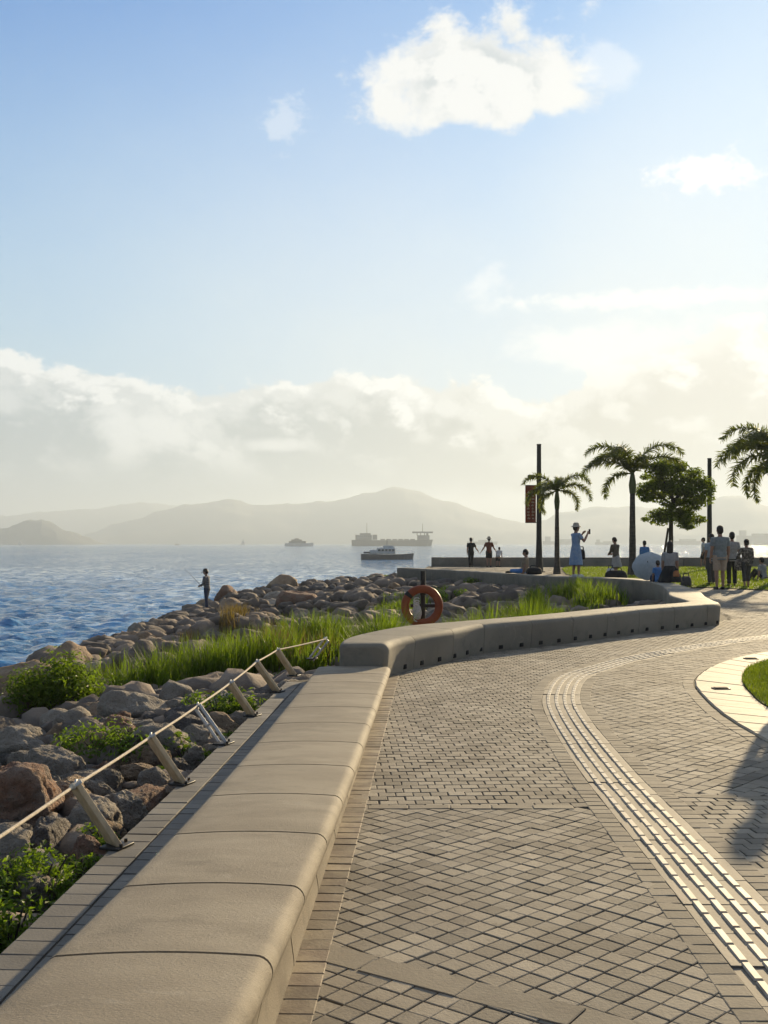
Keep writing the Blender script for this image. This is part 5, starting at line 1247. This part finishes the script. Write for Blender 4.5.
bag('dark bag standing on the seat wall between the light column and the small palm', Vector((4.72, 34.6, WALL_H)), (0.55, 0.3, 0.22), c_black, R(20))
person('person in brown shirt standing with head bowed between the blue dress and tall palm', at(616, 42, 0.02), R(35), 1.52, shirt=c_brown, sleeve='long', bottom=('skirt', c_lgrey), head_down=0.5, lean=0.10, arms={1: ((0.02, 0.08, -0.27), (-0.06, 0.26, -0.34)), -1: ((-0.02, 0.08, -0.27), (0.06, 0.26, -0.36))})
bag('pale cloth bag at the feet of the person in the brown shirt', at(610.5, 41, 0.02), (0.34, 0.26, 0.40), c_white, 0.3)
bag('wide black bag on the lawn in front of the person in the brown shirt', at(616, 40, 0.02), (0.85, 0.4, 0.34), c_black, 0.1)
# tilted pale sunshade seen from outside
def sunshade():
    c0 = Vector((6.95, 28.9, WALL_H + 0.38)); e = empty('umbrella', c0, 0, label='pale blue grey open umbrella resting on its rim beside the tall palm trunk', cat='umbrella')
    m = cloth('pale_nylon', (0.30, 0.335, 0.34), (0.36, 0.385, 0.39), 0.6)
    ax = Vector((-0.30, -0.80, 0.52)).normalized(); u = ax.cross(Vector((0, 0, 1))).normalized(); v = u.cross(ax).normalized()
    Ru, Dp = 0.43, 0.20
    def pt(r_, a, off=0.0):
        sc_ = 1 - 0.05 * (1 - abs(math.cos(4 * a))) * r_
        return u * (Ru * r_ * math.cos(a) * sc_) + v * (Ru * r_ * math.sin(a) * sc_) + ax * (Dp * (1 - r_ ** 1.8) + off)
    mb = MB(); vs = []; fs = []; N = 48; K = 8
    for k in range(K + 1):
        for i in range(N): vs.append(pt(max(0.02, k / K), 2 * math.pi * i / N))
    o_ = len(vs)
    for k in range(K + 1):
        for i in range(N): vs.append(pt(max(0.02, k / K), 2 * math.pi * i / N, -0.006))
    for k in range(K):
        for i in range(N):
            j = (i + 1) % N; fs.append((k * N + i, (k + 1) * N + i, (k + 1) * N + j, k * N + j)); fs.append((o_ + k * N + i, o_ + k * N + j, o_ + (k + 1) * N + j, o_ + (k + 1) * N + i))
    mb.add(vs, fs, True); mb.build('canopy', m, e)
    for q in range(8):
        mb = MB(); a = math.pi / 8 + q * math.pi / 4; mb.tube([pt(t, a, -0.012) for t in (0.05, 0.3, 0.6, 0.85, 1.0)], 0.005, 5); mb.build('rib', M['darksteel'], e)
    mb = MB(); mb.tube([ax * (Dp + 0.05), ax * -0.45], 0.010, 6); mb.build('shaft', M['darksteel'], e)
    mb = MB(); mb.tube([ax * -0.45, ax * -0.55, ax * -0.58 + v * 0.05, ax * -0.54 + v * 0.08], 0.016, 7); mb.build('handle', M['darksteel'], e)
sunshade()
person('person in bright blue standing behind the pale umbrella', at(644.5, 45, 0) , R(10), 1.42, shirt=c_sky, sleeve='long', bottom=('trousers', c_dark))
person('child in a blue top sitting beside the long haired woman', Vector((6.97, 27.9, WALL_H)), R(5), 1.0, pose='sit', shirt=c_sky, bottom=('trousers', c_navy), head_down=0.3, lean=0.2)
person('long haired woman in light grey top and black skirt crouching on the seat wall', Vector((7.12, 27.4, WALL_H)), R(-20), 1.50, pose='squat', shirt=c_lgrey, bottom=('skirt', c_black), hair='long', female=True, lean=0.08)
c_orange = cloth('orange_bag_cloth', (0.42, 0.17, 0.07)); bag('small orange bag beside the long haired woman in the black skirt', Vector((7.16, 26.95, WALL_H + 0.16)), (0.16, 0.10, 0.15), c_orange)
bag('grey rucksack standing on the ground next to the black skirt', at(686, 33.5, 0.0), (0.34, 0.26, 0.34), c_greyd, name='rucksack', cat='rucksack')
bag('navy blue bag leaning by the pale umbrella', Vector((6.98, 28.2, WALL_H)), (0.34, 0.24, 0.20), c_navy)
person('person in white top and dark shorts strolling by the far parapet behind the tree', at(703.5, 60, 0), R(80), 1.62, shirt=c_white, bottom=('shorts', c_dark), stride=0.14)
person('person in a pale blue shirt half hidden behind the man in beige shorts', gpos(711.5, 585), R(12), 1.62, shirt=c_pblue, bottom=('trousers', c_greyd), sleeve='short')
person('man in blue grey shirt and beige shorts standing on the paving with his back turned', gpos(720, 589.5), R(4), 1.82, shirt=c_grey, bottom=('shorts', c_beige), stride=0.04, build=1.12)
person('person in white shirt and black trousers standing next to the beige shorts', gpos(732, 586.5), R(-5), 1.66, shirt=c_lgrey, bottom=('trousers', c_black), stride=0.05)
person('woman in patterned blouse and cropped dark trousers carrying a shoulder bag', gpos(746.5, 588), R(10), 1.44, shirt=c_pattern, sleeve='long', bottom=('cropped', c_greyd), hair='bun', female=True, build=1.12, arms={-1: ((-0.12, 0.04, -0.25), (-0.04, 0.14, -0.44))})
q = gpos(746.5, 588); bag('striped shoulder bag at the side of the woman in the patterned blouse', q + Vector((-0.24, 0.02, 0.52)), (0.24, 0.16, 0.34), c_pattern)
person('person in a pale top sitting on the lawn at the edge of the view', gpos(764, 580), R(35), 1.5, pose='ground', shirt=c_lgrey, bottom=('trousers', c_dark), lean=0.2)
# someone standing on the small lawn just out of view: only the long shadow reaches the paving
person('person standing on the small lawn, whose long shadow falls on the setts', Vector((4.19, 10.67, 0.03)), R(150), 1.70, shirt=c_dark, bottom=('trousers', c_dark), female=True)

# ------------------------------------------------------------------ boats
def hull(mb, L, B, D, bow=0.25, sheer=0.15, n=16):
    """hull along +x (bow at +x), waterline at z=0"""
    rings = []
    for k in range(n + 1):
        t = k / n; x = (t - 0.5) * L; w = B / 2 * (1 - max(0, (t - (1 - bow)) / bow) ** 2.0) * (0.85 + 0.15 * min(1, t / 0.1)); w = max(w, 0.02 * B); zt = D * (1 + sheer * (2 * t - 1) ** 2 + (sheer * 1.2 if t > 0.8 else 0) * (t - 0.8) / 0.2)
        rings.append([Vector((x, -w * 0.6, -0.5)), Vector((x + (0.02 * L if t > 0.9 else 0), -w, zt)), Vector((x + (0.02 * L if t > 0.9 else 0), w, zt)), Vector((x, w * 0.6, -0.5))])
    mb.loft(rings, False)
m_hull = pmat('grey_hull_paint', (0.035, 0.024, 0.022), (0.05, 0.036, 0.032), 0.05, 0.6); m_super = pmat('buff_superstructure', (0.13, 0.115, 0.10), None, 0.5, 0.6); m_dkhull = pmat('dark_blue_hull', (0.035, 0.05, 0.075), None, 0.5, 0.5); m_whitep = pmat('white_boat_paint', (0.62, 0.60, 0.56), None, 0.5, 0.5); m_wind = pmat('dark_boat_windows', (0.03, 0.035, 0.04), None, 1, 0.2)
def cargo():
    Y = 1620.0; Lp = (431 - 351.5) / F * Y; e = empty('cargo_ship', at(391.5, Y, SEA), R(0), label='long grey bulk carrier with deckhouses at both ends on the horizon', cat='ship')
    mb = MB(); hull(mb, Lp, 18, 8.6, 0.10, 0.05); mb.build('hull', m_hull, e); h = Lp / 2
    mb = MB(); mb.bbox((-h * 0.70, 0, 12.5), (24, 13, 8), 0.3); mb.bbox((-h * 0.66, 0, 17.5), (16, 11, 3), 0.3); mb.bbox((-h * 0.42, 0, 13), (7, 10, 7.5), 0.3); mb.build('fore_deckhouse', m_super, e)
    mb = MB(); mb.bbox((h * 0.80, 0, 12), (18, 12, 8), 0.3); mb.build('aft_deckhouse', m_super, e)
    mb = MB(); mb.bbox((h * 0.78, 0, 20.2), (30, 15, 2.4), 0.3); mb.build('bridge', m_super, e)
    mb = MB()
    for sx in (-8, -3, 3, 8):
        for sy in (-4, 4): mb.box((h * 0.78 + sx, sy, 17.5), (1.0, 1.0, 4))
    mb.bbox((h * 0.9, 0, 17), (3, 3, 5), 0.3); mb.build('funnel', m_super, e)
    for x, z0, z1, nm in ((-h * 0.62, 18, 34, 'mast'), (h * 0.78, 20, 33, 'mast')):
        mb = MB(); mb.tube([(x, 0, z0), (x, 0, z1)], [0.45, 0.25], 6); mb.box((x, 0, z0 + 8), (0.5, 5, 0.4)); mb.build(nm, m_hull, e)
    mb = MB()
    for k in range(6): mb.bbox((-h * 0.22 + k * h * 0.15, 0, 9.6), (h * 0.12, 12, 1.6), 0.2)
    mb.build('hatch_covers', m_hull, e)
    mb = MB()
    for k in range(7): mb.box((-h * 0.83 + k * 3, -6.6, 14.5), (1.6, 0.2, 1.2))
    mb.build('windows', m_wind, e)
cargo()
def launch():
    Y = 300.0; Lb = (413 - 361) / F * Y; e = empty('patrol_boat', at(387, Y, SEA + 0.15), R(4), label='dark hulled launch with pale cabin passing in front of the bulk carrier', cat='boat')
    mb = MB(); hull(mb, Lb, 4.2, 1.25, 0.35, 0.12); mb.build('hull', m_dkhull, e)
    mb = MB(); mb.bbox((-0.3, 0, 2.2), (5.0, 3.0, 1.7), 0.15); mb.bbox((-3.6, 0, 1.9), (2.2, 2.8, 1.1), 0.12); mb.bbox((0.4, 0, 3.3), (2.8, 2.4, 0.7), 0.1); mb.build('cabin', m_whitep, e)
    mb = MB()
    for k in range(5): mb.box((-2.2 + k * 0.95, -1.52, 2.4), (0.7, 0.05, 0.55))
    mb.box((2.22, 0, 2.5), (0.05, 2.4, 0.6)); mb.build('windows', m_wind, e)
    mb = MB(); mb.tube([(0, 0, 3.6), (0, 0, 5.4)], [0.07, 0.04], 6); mb.box((0, 0, 4.6), (0.1, 1.6, 0.08)); mb.build('mast', m_dkhull, e)
    mb = MB(); n = 14
    for sy in (-1.8, 1.8):
        mb.tube([(x, sy * (1 - max(0, (x - 3) / 6) ** 2), 2.05) for x in np.linspace(1.5, Lb / 2 - 0.5, 8)], 0.03, 5)
    for x in np.linspace(1.5, Lb / 2 - 0.6, 5): mb.tube([(x, -1.8 * (1 - max(0, (x - 3) / 6) ** 2), 1.3), (x, -1.8 * (1 - max(0, (x - 3) / 6) ** 2), 2.05)], 0.025, 5)
    mb.build('railing', m_whitep, e)
    mb = MB(); mb.bbox((-Lb * 0.36, 0, 1.75), (2.6, 2.6, 0.5), 0.1); mb.build('tender', m_dkhull, e)
launch()
def yacht(px, Y, Lpx, label, mirror=1):
    Lb = Lpx / F * Y; e = empty('motor_yacht', at(px, Y, SEA), 0 if mirror > 0 else math.pi, label=label, cat='boat')
    mb = MB(); hull(mb, Lb, Lb * 0.2, Lb * 0.10, 0.4, 0.15); mb.build('hull', m_whitep, e)
    mb = MB(); mb.bbox((-Lb * 0.05, 0, Lb * 0.14), (Lb * 0.62, Lb * 0.15, Lb * 0.09), Lb * 0.01); mb.bbox((-Lb * 0.08, 0, Lb * 0.21), (Lb * 0.38, Lb * 0.13, Lb * 0.06), Lb * 0.01); mb.bbox((-Lb * 0.08, 0, Lb * 0.26), (Lb * 0.16, Lb * 0.10, Lb * 0.04), Lb * 0.008); mb.build('cabin', m_super, e)
    mb = MB(); mb.box((-Lb * 0.03, -Lb * 0.077, Lb * 0.15), (Lb * 0.5, 0.1, Lb * 0.03)); mb.build('windows', m_wind, e)
    mb = MB(); mb.tube([(-Lb * 0.08, 0, Lb * 0.27), (-Lb * 0.08, 0, Lb * 0.36)], [0.2, 0.1], 5); mb.build('mast', m_whitep, e)
yacht(299, 1550, 28, 'grey white motor yacht heading away from the bulk carrier', 1)
def sailboat(px, Y, h, label):
    e = empty('sailing_boat', at(px, Y, SEA), 0, label=label, cat='boat'); mb = MB(); hull(mb, h * 0.8, h * 0.22, h * 0.08); mb.build('hull', m_whitep, e)
    mb = MB(); mb.add([(-h * 0.35, -0.1, h * 0.14), (h * 0.02, -0.1, h * 0.14), (h * 0.02, -0.1, h), (-h * 0.35, 0.1, h * 0.14), (h * 0.02, 0.1, h * 0.14), (h * 0.02, 0.1, h)], [(0, 1, 2), (3, 5, 4), (0, 3, 4, 1), (1, 4, 5, 2), (2, 5, 3, 0)]); mb.add([(h * 0.06, -0.1, h * 0.12), (h * 0.36, -0.1, h * 0.10), (h * 0.06, -0.1, h * 0.85), (h * 0.06, 0.1, h * 0.12), (h * 0.36, 0.1, h * 0.10), (h * 0.06, 0.1, h * 0.85)], [(0, 1, 2), (3, 5, 4), (0, 3, 4, 1), (1, 4, 5, 2), (2, 5, 3, 0)]); mb.build('sail', m_whitep, e)
    mb = MB(); mb.tube([(h * 0.04, 0, 0), (h * 0.04, 0, h * 1.05)], 0.12, 5); mb.build('mast', m_hull, e)
sailboat(20, 2400, 11, 'tiny white sailing boat under the headland'); sailboat(243, 2400, 13, 'tiny white sailing boat in the open channel short of the yacht')
yacht(177, 2300, 5.5, 'tiny dark motor boat far out before the high ridge')
for i, (px, Y, w, lab) in enumerate(((482, 3000, 30, 'faint barge in the haze behind the walking couple'), (560, 3000, 34, 'faint freighter in the haze behind the small palm'), (606, 3000, 22, 'faint short barge in the haze before the tall palm'), (684, 3000, 36, 'faint long freighter in the haze behind the leafy tree'), (757, 2900, 40, 'faint high sided ship in the haze beyond the standing people'))):
    Lb = w / F * Y; e = empty('freighter', at(px, Y, SEA), 0, label=lab, cat='ship', group='faint ships in the haze'); hh = 0.10 if i < 4 else 0.22
    mb = MB(); hull(mb, Lb, Lb * 0.16, Lb * hh, 0.12, 0.05); mb.build('hull', m_hull, e); mb = MB(); mb.bbox((-Lb * 0.36, 0, Lb * (hh + 0.07)), (Lb * 0.16, Lb * 0.12, Lb * 0.14), 1.0); mb.bbox((Lb * 0.1, 0, Lb * (hh + 0.03)), (Lb * 0.45, Lb * 0.12, Lb * 0.06), 1.0); mb.build('deckhouse', m_super, e)
